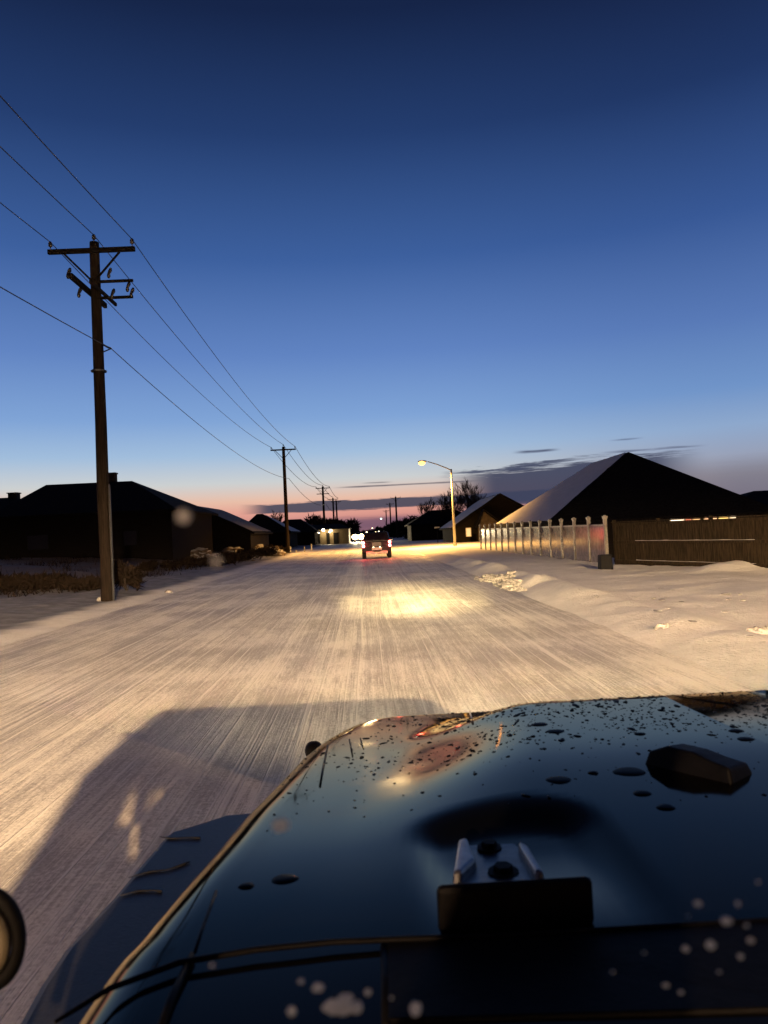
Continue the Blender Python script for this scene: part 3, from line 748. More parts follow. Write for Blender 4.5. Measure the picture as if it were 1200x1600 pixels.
# scrub and evergreens at the end of the left row
GS = 'dark scrub trees at the end of the left row'
for i, (px, py, d, rx, lab) in enumerate(((495, 815, 158, 4.5, 'dark scrub tree behind the lit building'), (508, 806, 160, 4.5, 'highest dark scrub tree around the third pole'), (521, 810, 162, 4, 'dark scrub tree between the third and fourth poles'),
                                     (534, 812, 165, 4, 'dark scrub tree just past the fifth pole'), (541, 822, 175, 3, 'last low scrub tree before the oncoming lights'))):
    q = D(px, py, d); leafy(Vector((q.x, d, 0)), q.z, rx, rx, lab, 'tree', GS, 60 + i, scrub_m, 'scrub_tree', 3200, .9)
GE = 'dark evergreens down the right side of the road'
for i, (px, py, d, rx, lab) in enumerate(((575, 829, 430, 8, 'faraway dark tree behind the oncoming lights'), (590, 826, 400, 7, 'faraway dark tree above the dark car'), (609, 822, 300, 6, 'dark tree under the shortest distant pole'),
                                     (622, 818, 210, 5, 'dark tree below the tallest distant pole'), (636, 811, 190, 5, 'dark evergreen beside the bare trees'), (648, 806, 170, 5, 'dark evergreen in front of the bare trees'),
                                     (664, 808, 150, 5, 'broad dark evergreen beneath the bare trees'), (684, 806, 140, 5, 'dark evergreen left of the street lamp pole'))):
    q = D(px, py, d); leafy(Vector((q.x, d, -.2)), q.z + .2, rx, rx, lab, 'tree', GE, 80 + i, needle_m, 'evergreen_tree', 3200, 1.0)
# distant treeline as one mass
rnd = random.Random(5); b = MB()
for _ in range(9000):
    a = rnd.uniform(-320, 420); 
    if -6 < a < 6: continue
    hgt = 4.5 + 3.0 * noise.noise(Vector((a * .03, 0, 0))) + 2 * noise.noise(Vector((a * .13, 4, 0)))
    p = Vector((a, rnd.uniform(520, 560), rnd.random() ** 1.3 * hgt)); L_ = rnd.uniform(.8, 2.2)
    b.add([p + Vector((-L_ * .5, 0, -L_ * .4)), p + Vector((L_ * .5, 0, -L_ * .4)), p + Vector((rnd.uniform(-.3, .3), 0, L_ * .8))], [(0, 1, 2)])
tag(b.build('treeline', needle_m, clean=False), 'dark wooded line along the flat horizon', 'trees', kind='stuff')

# left verge: dry grass tufts, shrubs, snow topped rocks
b = MB(); rnd = random.Random(11)
cl = []
for _ in range(120):
    y = rnd.uniform(22, 62); x = XL - 3.1 - rnd.random() ** 1.4 * (7 + y * .22)
    if noise.noise(Vector((x * .25, y * .16, 8))) > -.12: cl.append((x, y))
for (x, y) in cl:
    for _ in range(60):
        px_, py_ = x + rnd.gauss(0, .5), y + rnd.gauss(0, .8); z = gz(px_, py_); L_ = rnd.uniform(.12, .42)
        a = rnd.uniform(0, PI); wv = Vector((math.cos(a), math.sin(a), 0)) * .022
        p = Vector((px_, py_, z - .02)); tip = p + Vector((rnd.gauss(0, .12), rnd.gauss(0, .12), L_))
        b.add([p - wv, p + wv, tip], [(0, 1, 2)])
tag(b.build('dry_grass', scrub_m, clean=False), 'patches of dead brown grass poking through the left verge snow', 'grass', kind='stuff')
GSH = 'dry shrubs on the left verge'
for i, (px, py, h, rx, lab) in enumerate(((198, 922, .95, .75, 'dark round shrub right beside the foot of the near pole'), (236, 893, .5, .6, 'low dark shrub a little beyond the round one'),
                                     (72, 921, .5, 1.7, 'long dark thicket left of the near pole'), (132, 922, .42, 1.0, 'dark thicket touching the left side of the near pole'), (8, 924, .62, 1.3, 'dark thicket at the picture edge'),
                                     (278, 888, .45, 1.4, 'low dark shrub below the second house'), (330, 884, .5, 1.8, 'flat dark shrub below the snowy rocks'), (372, 880, .7, 2.0, 'dark shrub in front of the snow topped rocks'),
                                     (405, 874, .8, 2.0, 'dark shrub just left of the second pole'), (433, 868, .8, 1.6, 'dark shrub at the foot of the second pole'))):
    q = on_ground(px, py); leafy(Vector((q.x, q.y, q.z)), h, rx, rx * .7, lab, 'shrub', GSH, 100 + i, scrub_m, 'dry_shrub', 1800, .22)
GB = 'snow topped rocks on the left verge'
for i, (px, py, w_, lab) in enumerate(((198, 866, 34, 'lone pale boulder in front of the broad dark house'), (308, 874, 44, 'snow topped boulder beside the leaning post'), (330, 880, 36, 'snowy mound below the leaning post'), (362, 868, 34, 'flat snow topped boulder right of the leaning post'),
                                  (376, 876, 30, 'warm lit snow mound below the flat boulder'), (400, 866, 36, 'snow topped boulder left of the second pole'), (425, 868, 34, 'rounded snowy mound near the second pole'), (268, 872, 40, 'low snowy mound below the second house'))):
    q = on_ground(px, py); r_ = w_ / FPX * q.y / 2
    t = empty('boulder', q, lab, 'rock', GB)
    b = MB(); b.blob((0, 0, r_ * .12), r_, i, .6, 20, 14, (1.15, .95, .60), 1.5); b.build('rock', rock_m, t, True)
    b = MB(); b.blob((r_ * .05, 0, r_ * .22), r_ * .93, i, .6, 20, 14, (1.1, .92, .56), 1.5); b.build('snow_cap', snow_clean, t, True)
# leaning post and small markers
q = on_ground(340, 860); top = D(333, 823, q.y)
tag(MB().tube([q - Vector((0, 0, .2)), top], [.09, .08], 7).build('post', wood_pole), 'leaning bare wooden post before the second dark house', 'post')
for px, pb, pt, w_, lab in ((463, 865, 860, .12, 'stubby white marker nearest the second pole'), (476, 862, 854, .09, 'grey marker post between two white ones'), (487, 860, 850, .12, 'tall white marker post at the road edge'), (497, 853, 847, .10, 'farthest small white marker post'), (454, 862, 854, .12, 'pale short post right beside the second pole')):
    q = on_ground(px, pb); tp = D(px - .5, pt, q.y)
    t = empty('marker_post', q, lab, 'marker post', 'small roadside markers past the second pole')
    MB().box((0, 0, (tp.z - q.z) / 2 - .1), (w_, w_ * .6, tp.z - q.z + .2)).build('post', post_white if 'grey' not in lab else galv, t)
    MB().box((0, -w_ * .33, (tp.z - q.z) * .8), (w_ * .8, .01, .1)).build('reflector', trim_m, t)
# white name sign before the far houses on the right
q = D(683, 824, 92)
t = empty('street_sign', (q.x, 92, -.2), 'small white street sign board on a thin post beside the lamp', 'sign')
MB().tube([(0, 0, -.2), (0, 0, q.z + .2)], .04, 6).build('post', black_trim, t)
MB().box((0, -.03, q.z + .2), (.62, .03, .16)).build('sign_board', mat('lit_sign_face', (.8, .8, .78), .4, .05, 5), t)

# snow on the right verge
t = MB(); rnd = random.Random(3)
hp_ = [on_ground(px, py) for px, py in ((756, 908), (768, 912), (782, 914), (796, 918), (768, 903), (784, 907), (800, 912))]
for k in range(190):
    c = rnd.choice(hp_) + Vector((rnd.gauss(0, .16), rnd.gauss(0, .55), 0)); z = gz(c.x, c.y)
    t.blob((c.x, c.y, z + rnd.uniform(-.02, .04)), min(.15, math.exp(rnd.gauss(math.log(.055), .5))), k, .9, 9, 7, (1.2, 1.0, .6), 2.2)
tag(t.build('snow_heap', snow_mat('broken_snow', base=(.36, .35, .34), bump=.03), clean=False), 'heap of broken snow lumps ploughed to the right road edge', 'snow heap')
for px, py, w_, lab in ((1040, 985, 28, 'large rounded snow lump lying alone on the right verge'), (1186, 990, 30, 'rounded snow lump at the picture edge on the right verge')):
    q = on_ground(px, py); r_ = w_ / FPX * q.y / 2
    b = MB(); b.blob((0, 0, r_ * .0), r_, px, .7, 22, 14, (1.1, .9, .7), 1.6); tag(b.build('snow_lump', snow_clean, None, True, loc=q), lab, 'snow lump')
src = [MB().blob((0, 0, .02), .075, k, .6, 9, 6, (1.25, .9, .5), 1.4) for k in range(4)]
base_chunks = []
for k in range(46):
    px, py = rnd.uniform(830, 1195), rnd.uniform(915, 1045)
    q = on_ground(px, py)
    if q.x < 4.2: continue
    if len(base_chunks) < 4:
        o = src[len(base_chunks)].build('snow_chunk', snow_clean, None, True); base_chunks.append(o)
    else:
        o = rnd.choice(base_chunks).copy(); COL.objects.link(o)
    o.location = q; s_ = rnd.uniform(.35, .9); o.scale = (s_ * 1.5, s_, s_ * .45); o.rotation_euler = (0, 0, rnd.uniform(0, 6))
    tag(o, 'small crumb of snow scattered on the right verge', 'snow chunk', 'snow crumbs scattered on the right verge')
for px, py, lab in ((263, 927, 'small bright snow lump on the left road edge'), (157, 939, 'small snow lump at the foot of the near pole')):
    q = on_ground(px, py); b = MB(); b.blob((0, 0, .04), .10, px, .4, 10, 7, (1.2, 1, .7)); tag(b.build('snow_lump', snow_clean, None, True, loc=q), lab, 'snow lump')

# ------------------------------------------------------------------ vehicles ahead
def wheel(parent, x, y, r, wd, rim=dull_steel):
    b = MB(); b.tube([(x - wd / 2, y, r), (x - wd * .4, y, r), (x + wd * .4, y, r), (x + wd / 2, y, r)], [r * .88, r, r, r * .88], 20)
    o = b.build('wheel', tyre_rubber, parent, True)
    sx = 1 if x > 0 else -1
    MB().tube([(x + sx * wd * .30, y, r), (x + sx * wd * .53, y, r)], [r * .62, r * .55], 16).build('rim', rim, o)
    return o
def suv(loc):
    t = empty('suv', loc, 'dark boxy SUV driving ahead with round red tail lights lit', 'car')
    b = MB()
    b.prof([(0, .42), (4.5, .42), (4.62, .75), (4.5, 1.0), (3.35, 1.08), (.0, 1.08), (-.06, .75)], -.90, .90)
    b.build('body', car_dark, t, bevel=.06)
    b = MB()
    def quad_box(y0, y1, y2, y3, z0, z1, wx0, wx1):
        P = [(-wx0, y0, z0), (wx0, y0, z0), (wx0, y3, z0), (-wx0, y3, z0), (-wx1, y1, z1), (wx1, y1, z1), (wx1, y2, z1), (-wx1, y2, z1)]
        b.add(P, [(3, 2, 1, 0), (4, 5, 6, 7), (0, 1, 5, 4), (1, 2, 6, 5), (2, 3, 7, 6), (3, 0, 4, 7)])
    quad_box(.02, .22, 2.6, 3.35, 1.07, 1.66, .86, .72)
    b.build('cabin', car_dark, t, bevel=.05)
    b = MB(); b.add([(-.70, .048, 1.16), (.70, .048, 1.16), (.62, .165, 1.55), (-.62, .165, 1.55)], [(0, 1, 2, 3)])
    o = b.build('rear_window', glass_dark, t); o.modifiers.new('s', 'SOLIDIFY').thickness = .02
    for s_ in (-1, 1):
        MB().box((s_ * .55, 1.5, 1.71), (.05, 1.9, .04)).build('roof_rail', black_trim, t)
        tl = MB().box((s_ * .815, -.065, .92), (.16, .05, .44)).build('tail_light', red_lens, t, bevel=.02)
        for zz in (1.02, .80):
            MB().tube([(s_ * .815, -.075, zz), (s_ * .815, -.11, zz)], [.085, .08], 16).build('lamp', red_bulb, tl)
        MB().box((s_ * 1.0, 2.7, 1.12), (.2, .12, .16)).build('mirror', car_dark, t, bevel=.03)
        for yy in (.85, 3.65): wheel(t, s_ * .80, yy, .37, .24)
        lo = lamp('tail_glow', 'POINT', (s_ * .815, -.22, .9), 45, (1, .08, .06), .08, t)
        pl = MB().box((s_ * .20, -.075, .72), (.07, .02, .035)).build('plate_lamp', warm_lens, t)
    MB().box((0, -.065, .62), (.62, .03, .16)).build('licence_plate', plate_m, t)
    MB().box((0, -.068, .90), (.56, .03, .24)).build('tailgate_panel', mat('tailgate_trim', (.08, .07, .065), .4, .2, 8), t)
    b = MB(); n = 16
    for i in range(n + 1):
        x = -.66 + 1.32 * i / n; dip = .07 * math.exp(-(x / .2) ** 2) + .02 * math.cos(x * 9)
        b.v += [(x, -.14, .30), (x, -.14, .47 - dip), (x, .0, .47 - dip), (x, .0, .30)]
    for i in range(n):
        a = i * 4; b.f += [(a, a + 4, a + 5, a + 1), (a + 1, a + 5, a + 6, a + 2), (a + 2, a + 6, a + 7, a + 3), (a + 3, a + 7, a + 4, a)]
    b.build('bumper', chrome, t, True)
    return t
sq = on_ground(589.5, 874.5)
print('SUV', sq)
suv(Vector((sq.x, sq.y, .01)))
q = D(560, 838, 150)
t = empty('oncoming_car', (q.x, 150, .01), 'oncoming car with blinding headlights far down the road', 'car', None, PI)
b = MB(); b.prof([(0, .4), (4.4, .4), (4.45, .85), (3.9, 1.2), (3.1, 1.25), (0, 1.22)], -.92, .92); b.build('body', car_dark, t, bevel=.06)
b = MB(); b.prof([(.2, 1.2), (3.2, 1.2), (2.4, 1.8), (.7, 1.8)], -.76, .76); b.build('cabin', car_dark, t, bevel=.05)
for s_ in (-1, 1):
    MB().blob((s_ * .60, -.05 + 4.5, .98), .58, 1, 0, 16, 10, (1, .4, .85)).build('headlight', head_lens, t, True)
    for yy in (.9, 3.5): wheel(t, s_ * .78, yy, .34, .22)
    lo = lamp('head_beam', 'SPOT', (s_ * .62, 4.75, .85), 9000, (1, .78, .45), .2, t, spot_size=math.radians(70), spot_blend=.6)
    aim(lo, (0, 1, -.03))

# ------------------------------------------------------------------ the vehicle the photograph is taken from
CX = .80
T = empty('pickup_truck', (CX, 0, 0), 'black pickup truck with a wet glossy hood beaded with droplets, seen from its cab', 'truck')
def tb(b, *a, **k):              # build with vertices given in road coordinates
    b.v = [(x - CX, y, z) for x, y, z in b.v]
    return b.build(*a, **k)
RE = .07
def side_z(y):                   # the lower side panels fall away towards the front
    t = max(0.0, min(1.0, (y - .75) / .40)); a = max(0.0, y - 1.15)
    return 1.218 - .03 * (y - .7) - .073 * (.40 * (t ** 3 - t ** 4 / 2) + a)
def mid_z(y):                    # the raised centre stays almost level
    t = max(0.0, min(1.0, (y - 1.15) / .3)); a = max(0.0, y - 1.45)
    return 1.222 - .055 * (.3 * (t ** 3 - t ** 4 / 2) + a)
EDGE = [(.46, -.292)]
for px, py in ((133, 1540), (200, 1463), (267, 1387), (317, 1333), (367, 1277), (400, 1245), (440, 1206), (467, 1180), (490, 1163), (510, 1151), (535, 1139), (565, 1130), (605, 1124), (660, 1120), (720, 1117)):
    q = G(px, py, 1.1)
    for _ in range(20): q = G(px, py, side_z(q.y) - .015)
    EDGE.append((q.y, q.x))
EDGE.append((EDGE[-1][0] + .004, .45)); EDGE.append((EDGE[-1][0] + .003, CX))
YF = EDGE[-1][0]
print('EDGE', [(round(a, 2), round(b_, 3)) for a, b_ in EDGE])
def catmull(P, n):
    out = []
    Q = [P[0]] + P + [P[-1]]
    for i in range(1, len(Q) - 2):
        p0, p1_, p2_, p3 = (Vector(q) for q in Q[i - 1:i + 3])
        for k in range(n):
            t_ = k / n
            out.append(.5 * ((2 * p1_) + (p2_ - p0) * t_ + (2 * p0 - 5 * p1_ + 4 * p2_ - p3) * t_ ** 2 + (3 * p1_ - p0 - 3 * p2_ + p3) * t_ ** 3))
    out.append(Vector(P[-1])); return out
left = [Vector((x, y)) for y, x in [tuple(v) for v in catmull([(a, b_) for a, b_ in EDGE], 6)]]
right = [Vector((2 * CX + .35 - p.x, p.y)) for p in reversed(left[:-1])]
OUT = left + right                                        # clockwise from rear left over the front to rear right
rear = [Vector((x, .46)) for x in [OUT[-1].x + (OUT[0].x - OUT[-1].x) * k / 40 for k in range(1, 40)]]
OUT = OUT + rear
def seg_dist(p, pts):
    best = 1e9
    for i in range(len(pts)):
        a, b_ = pts[i], pts[(i + 1) % len(pts)]; ab = b_ - a
        t_ = max(0, min(1, (p - a).dot(ab) / max(ab.length_squared, 1e-12)))
        best = min(best, (p - a - ab * t_).length)
    return best
def hood_base(x, y):
    e = .225 - .13 * sm(.2, 1.0, 2.0 - y) - .10 * sm(1.0, 1.5, 2.0 - y)           # inner edge of the raised centre
    e += .06 * sm(1.75, 2.05, y)
    k = min(x - e, 2 * CX - e + .75 - x)
    lo, hi = side_z(y), mid_z(y)
    z = lo + (hi - lo) * sm(-.17, .15, k) * sm(2.12, 1.78, y)
    q = abs(x - .165) / .14
    return z - .021 * sm(1.0, .55, q) * sm(1.12 - .05 * q * q, 1.025 - .05 * q * q, y) * sm(.70, .98, y)
def hood_z(x, y, d=None):
    d = seg_dist(Vector((x, y)), OUT) if d is None else d
    z = hood_base(x, y)
    if d < RE: z -= .8 * (RE - math.sqrt(max(0, RE * RE - (RE - d) ** 2)))
    return z
LV2 = [.055 + .945 * (k / 62) for k in range(1, 62)]
levels = [0, .0008, .003, .007, .013, .021, .031, .042, .055] + LV2 + [1.0]
def spine(p): return Vector((CX + (p.x - CX) * .12, .75 + (max(.46, min(2.25, p.y)) - .46) / 1.79 * 1.1))
b = MB(); n = len(OUT)
rings = []
for li, lv in enumerate(levels):
    ring = []
    for p in OUT:
        c = spine(p); L = (c - p).length
        q = p + (c - p) * (min(1, lv / L) if lv < .06 else (.055 / L + (1 - .055 / L) * (lv - .055) / .945))
        ring.append(q)
    rings.append(ring)
for ring in [[p + (p - spine(p)).normalized() * .0 for p in OUT]]:
    b.v += [(p.x, p.y, hood_base(p.x, p.y) - RE - .16) for p in ring]
for li, ring in enumerate(rings):
    for i, q in enumerate(ring):
        d = levels[li] if levels[li] < .03 else (1.0 if levels[li] > .45 else seg_dist(q, OUT))
        b.v.append((q.x, q.y, hood_z(q.x, q.y, d)))
for li in range(len(rings)):
    for i in range(n):
        b.f.append((li * n + i, li * n + (i + 1) % n, (li + 1) * n + (i + 1) % n, (li + 1) * n + i))
k0 = len(rings) * n
b.f.append(tuple(k0 + i for i in range(n)))
hood = tb(b, 'hood', paint, T, True, clean=True)
# droplets beaded on the hood
rnd = random.Random(21); b = MB()
def hood_n(x, y, e=.004):
    return Vector((-(hood_base(x + e, y) - hood_base(x - e, y)) / (2 * e), -(hood_base(x, y + e) - hood_base(x, y - e)) / (2 * e), 1)).normalized()
def inside(x, y):
    c = False; n_ = len(OUT)
    for i in range(n_):
        a, q = OUT[i], OUT[i - 1]
        if (a.y > y) != (q.y > y) and x < (q.x - a.x) * (y - a.y) / (q.y - a.y) + a.x: c = not c
    return c
def dome(x, y, a, bb, h, ang):
    d = seg_dist(Vector((x, y)), OUT)
    if d < .028 or not inside(x, y): return
    nrm = hood_n(x, y); z = hood_z(x, y, d)
    u = Vector((math.cos(ang), math.sin(ang), 0)); u = (u - nrm * u.dot(nrm)).normalized(); v = nrm.cross(u)
    c = Vector((x, y, z)); vs = []; N = 9 if a < .008 else 22; wa_ = .18 if a < .008 else .05
    for k, (rr, hh) in enumerate(((1.0, -.0002), (.8, h * .6), (.42, h * .95))):
        for i in range(N):
            t_ = 2 * PI * i / N; w1 = 1 + wa_ * math.sin(3 * t_ + x * 90)
            vs.append(c + (u * math.cos(t_) * a + v * math.sin(t_) * bb) * rr * w1 + nrm * hh)
    vs.append(c + nrm * h)
    fs = [(k * N + i, k * N + (i + 1) % N, (k + 1) * N + (i + 1) % N, (k + 1) * N + i) for k in range(2) for i in range(N)] + [(2 * N + i, 2 * N + (i + 1) % N, 3 * N) for i in range(N)]
    b.add(vs, fs)
cnt = 0
while cnt < 4600:
    x, y = rnd.uniform(-.2, 1.35), rnd.uniform(.95, 2.3)
    dens = sm(.95, 1.75, y) ** 1.2 * (.25 + .75 * sm(-.1, .35, x)) * (.45 + .9 * sm(-.3, .4, noise.noise(Vector((x * 5, y * 5, 0)))))
    if rnd.random() > dens: continue
    s_ = math.exp(rnd.gauss(math.log(.0018), .48)); s_ = min(s_, .0075)
    st_ = rnd.choice((1, 1, 1.3, 1.8, 2.4)); dome(x, y, s_, s_ * st_, min(.0022, s_ * .45), rnd.gauss(0, .5)); cnt += 1
for px, py, w_ in ((983, 1206, 40), (873, 1219, 32), (843, 1132, 24), (868, 1143, 26), (927, 1208, 14), (1003, 1240, 22), (1040, 1262, 22), (445, 1374, 30), (385, 1385, 18), (1150, 1142, 20), (1165, 1155, 22), (1000, 1147, 16)):
    q = G(px, py, 1.17)
    for _ in range(5): q = G(px, py, hood_z(q.x, q.y))
    s_ = w_ / FPX * q.length / 2.3; dome(q.x, q.y, s_, s_ * .9, .0025, 0)
o = tb(b, 'water_droplets', wet_drop, hood, True, clean=False); o['kind'] = 'stuff'
# twigs / runs hanging over the front edge are water runs
def on_hood(px, py):
    q = G(px, py, 1.16)
    for _ in range(8): q = G(px, py, hood_z(q.x, q.y))
    return q
for pts, r_ in (([(512, 1166), (504, 1205), (500, 1229)], .0022), ([(546, 1156), (551, 1182)], .0018), ([(563, 1154), (568, 1170)], .0014)):
    b = MB(); b.tube([on_hood(*p) + Vector((0, 0, .001)) for p in pts], r_, 6); tb(b, 'water_run', wet_drop, hood, True)
b = MB(); b.tube([on_hood(*p) + Vector((0, 0, .002)) for p in ((734, 1112), (736, 1120), (738, 1130))], [.003, .0022, .003], 6); tb(b, 'water_run', mat('icy_run', (.45, .38, .3), .3, .1, 5), hood, True)
# rubber stop on the hood, bracket and block near the windshield
q = on_hood(1086, 1200); nrm = hood_n(q.x, q.y)
b = MB(); ang = math.radians(-52); R = Matrix.Rotation(ang, 3, 'Z')
prof = [(-.088, 0), (-.078, .030), (-.040, .047), (.012, .046), (.050, .036), (.088, .030), (.096, .0)]
hw = [.040, .042, .040, .038, .040, .042, .042]
for (a, hh), w_ in zip(prof, hw):
    for s_ in (-1, 1):
        p = R @ Vector((a * .80, s_ * w_ * .84 * (.84 if hh > .02 else 1), 0)); hh *= .8; b.v.append((q.x + p.x, q.y + p.y, hood_z(q.x + p.x, q.y + p.y, .5) + hh - .003))
for i in range(6): b.f.append((2 * i, 2 * i + 1, 2 * i + 3, 2 * i + 2))
b.f += [tuple(range(0, 14, 2)), tuple(range(13, 0, -2))]
tb(b, 'rubber_stop', rubber, hood, False, bevel=.004)
def slab(pts, h, name, m, parent, bevel=.004, inset=.0):
    b = MB(); q = [on_hood(*p) for p in pts]; c = sum(q, Vector()) / len(q); n_ = len(q)
    b.v = [tuple(p + Vector((0, 0, -.01))) for p in q] + [tuple(p + (c - p) * inset + Vector((0, 0, h))) for p in q]
    b.f = [tuple(range(n_ - 1, -1, -1)), tuple(range(n_, 2 * n_))] + [(i, (i + 1) % n_, n_ + (i + 1) % n_, n_ + i) for i in range(n_)]
    return tb(b, name, m, parent, False, bevel=bevel)
br = slab([(700, 1396), (868, 1396), (838, 1352), (806, 1322), (716, 1326)], .006, 'hinge_bracket', dull_steel, hood, .004, .05)
for pts, h in (([(706, 1394), (722, 1394), (748, 1368), (732, 1326), (716, 1330)], .020), ([(838, 1392), (856, 1392), (826, 1340), (810, 1330), (808, 1340)], .018)):
    slab(pts, h, 'bracket_rib', steel, br, .004, .18)
for px, py, w_ in ((765, 1335, 20), (787, 1374, 24)):
    q = on_hood(px, py); r_ = w_ / FPX * q.length / 1.6
    b = MB(); b.tube([(q.x, q.y, q.z), (q.x, q.y, q.z + .010)], [r_, r_ * .95], 18); b.tube([(q.x, q.y, q.z + .009), (q.x, q.y, q.z + .017)], [r_ * .62, r_ * .58], 6)
    tb(b, 'bolt', black_trim, br, False)
q0, q1 = on_hood(686, 1462), on_hood(942, 1462)
zc = max(q0.z, q1.z)
b = MB(); b.box(((q0.x + q1.x) / 2, q0.y + .006, zc + .020), (q1.x - q0.x, .012, .048)); tb(b, 'rubber_block', rubber, hood, False, bevel=.006)
# hood latch on the front left corner
q = G(490, 1172, 1.05); b = MB(); b.blob((q.x, q.y, 1.05), .03, 3, .1, 14, 10, (.8, 1.2, .8)); tb(b, 'hood_latch', black_trim, T, True)
# left and right front fenders
fpts = [(352, 1271), (262, 1299), (235, 1330), (172, 1403), (98, 1482), (58, 1540), (22, 1604), (-20, 1690)]
FP = [G(px, py, .985) for px, py in fpts]
inner = [Vector((-.05, .62, .985)), Vector((-.05, 1.80, .985))]
for s_ in (1, -1):
    poly = [(p.x, p.y) for p in FP] + [(p.x, p.y) for p in inner]
    if s_ < 0: poly = [(2 * CX - x, y) for x, y in reversed(poly)]
    b = MB(); b.prism(poly[::-1], .90, .985); fd = tb(b, 'fender', flare_plastic, T, False, bevel=.015)
    if s_ > 0:
        for pts in ([(250, 1308), (268, 1309), (290, 1308), (312, 1308)], [(204, 1370), (232, 1362), (262, 1358), (285, 1350), (298, 1347)], [(192, 1398), (215, 1393), (240, 1392), (255, 1391)]):
            b = MB(); b.tube([G(px, py, .987) + Vector((rnd.uniform(-.004, .004), rnd.uniform(-.004, .004), 0)) for px, py in pts], [.0007, .002, .0012, .0022, .0008][:len(pts)], 7); tb(b, 'snow_streak', mat('grey_slush', (.05, .053, .06), .8, .3, 60, bump=.004, spec=.04), fd, True)
    sx = s_
    for yy in (1.55, -2.4):
        x0 = (-.10 if s_ > 0 else 2 * CX + .10) - CX
        b = MB(); wd = .28; r = .42
        b.tube([(x0 - wd / 2, yy, r), (x0 - wd * .42, yy, r), (x0 + wd * .42, yy, r), (x0 + wd / 2, yy, r)], [r * .9, r, r, r * .9], 28); wh = b.build('wheel', tyre_rubber, T, True)
        MB().tube([(x0 - s_ * wd * .3, yy, r), (x0 - s_ * wd * .52, yy, r)], [r * .6, r * .55], 20).build('rim', dull_steel, wh)
# body, cowl, front, cab and bed in truck coordinates
X0 = -.46 - CX; X1 = -X0
MB().box((0, 1.45, .70), (1.36, 1.5, .44)).build('engine_bay', black_trim, T, bevel=.02)
MB().box((0, YF - .12, .76), (1.28, .07, .46)).build('grille', black_trim, T, bevel=.02)
MB().box((0, YF + .10, .55), (1.75, .22, .22)).build('bumper', black_trim, T, bevel=.03)
for s_ in (-1, 1):
    hl = MB().tube([(s_ * .47, YF - .08, .80), (s_ * .47, YF + .04, .80)], [.10, .10], 20).build('headlight', mat('own_headlamp', (.9, .9, .85), .3, 0, 3, emit=(1, .85, .55), estr=25), T)
    lo = lamp('low_beam', 'SPOT', (s_ * .47, YF + .12, .84), 215000, (1, .72, .30), .05, T, spot_size=math.radians(12), spot_blend=1.0)
    aim(lo, (.012, 1, -.054)); lo.scale = (1.0, .20, 1.0)
    lo = lamp('wide_beam', 'SPOT', (s_ * .47, YF + .12, .84), 12000, (1, .73, .34), .05, T, spot_size=math.radians(34), spot_blend=1.0)
    aim(lo, (.012, 1, -.05)); lo.scale = (1.0, .22, 1.0)
    lo = lamp('spill_beam', 'SPOT', (s_ * .47, YF + .12, .84), 1700, (1, .76, .42), .06, T, spot_size=math.radians(86), spot_blend=1.0)
    aim(lo, (0, 1, -.05)); lo.scale = (1.0, .35, 1.0)
# cowl panels between hood and windshield
def cowl_panel(px0, px1, name, m, z, dz=0):
    pass
b = MB(); b.box((0, .40, 1.08), (1.74, .30, .07)); b.build('cowl', black_trim, T, bevel=.02)
slab([(606, 1600), (1300, 1580), (1300, 1436), (1000, 1452), (800, 1464), (640, 1470), (606, 1474)], .004, 'cowl_panel', black_trim, T, .002, .0)
b = MB(); b.tube([on_hood(px, py) for px, py in ((600, 1473), (602, 1520), (603, 1605))], .0045, 6); tb(b, 'hood_seam', rubber, hood, True)
# wiper lying along the glass foot
wp = [G(px, py, 1.225) for px, py in ((86, 1597), (170, 1545), (280, 1504), (400, 1484), (520, 1472), (640, 1467), (800, 1462), (1000, 1450), (1200, 1438))]
b = MB(); b.tube(wp, [.0018, .0028, .003, .003, .003, .003, .003, .003, .003], 8); tb(b, 'wiper', rubber, T, True)
b = MB(); b.tube([G(px, py, 1.222) for px, py in ((300, 1492), (268, 1560), (240, 1640))], [.003, .004, .004], 8); tb(b, 'wiper_arm', black_trim, T, True)
b = MB(); b.tube([on_hood(px, py) + Vector((0, 0, -.001)) for px, py in ((338, 1392), (328, 1420), (316, 1452), (304, 1490))], .0022, 6); tb(b, 'hood_seam', rubber, hood, True)
# round auxiliary lamp on the windshield post
ac = D(-22, 1468, .62)
b = MB(); N = 28
for r_, y_ in ((.030, .012), (.034, .0), (.030, -.01), (.024, -.012)):
    pass
def ring(R, r, c, m, name, parent):
    b = MB(); N, n_ = 36, 10
    for i in range(N):
        a = 2 * PI * i / N
        for k in range(n_):
            t_ = 2 * PI * k / n_; rr = R + r * math.cos(t_)
            b.v.append((c.x + rr * math.cos(a), c.y + r * math.sin(t_), c.z + rr * math.sin(a) * 1.35))
    b.f = [(i * n_ + k, ((i + 1) % N) * n_ + k, ((i + 1) % N) * n_ + (k + 1) % n_, i * n_ + (k + 1) % n_) for i in range(N) for k in range(n_)]
    return tb(b, name, m, parent, True)
ax = ring(.0265, .0055, ac, rubber, 'auxiliary_lamp', T)
ring(.0165, .0055, ac + Vector((0, -.004, 0)), mat('brass_ring', (.16, .14, .09), .5, .1, 9), 'lamp_ring', ax)
b = MB(); b.tube([(ac.x, ac.y, ac.z), (ac.x - .02, ac.y - .02, 1.12)], .008, 8); tb(b, 'lamp_stalk', black_trim, T, True)
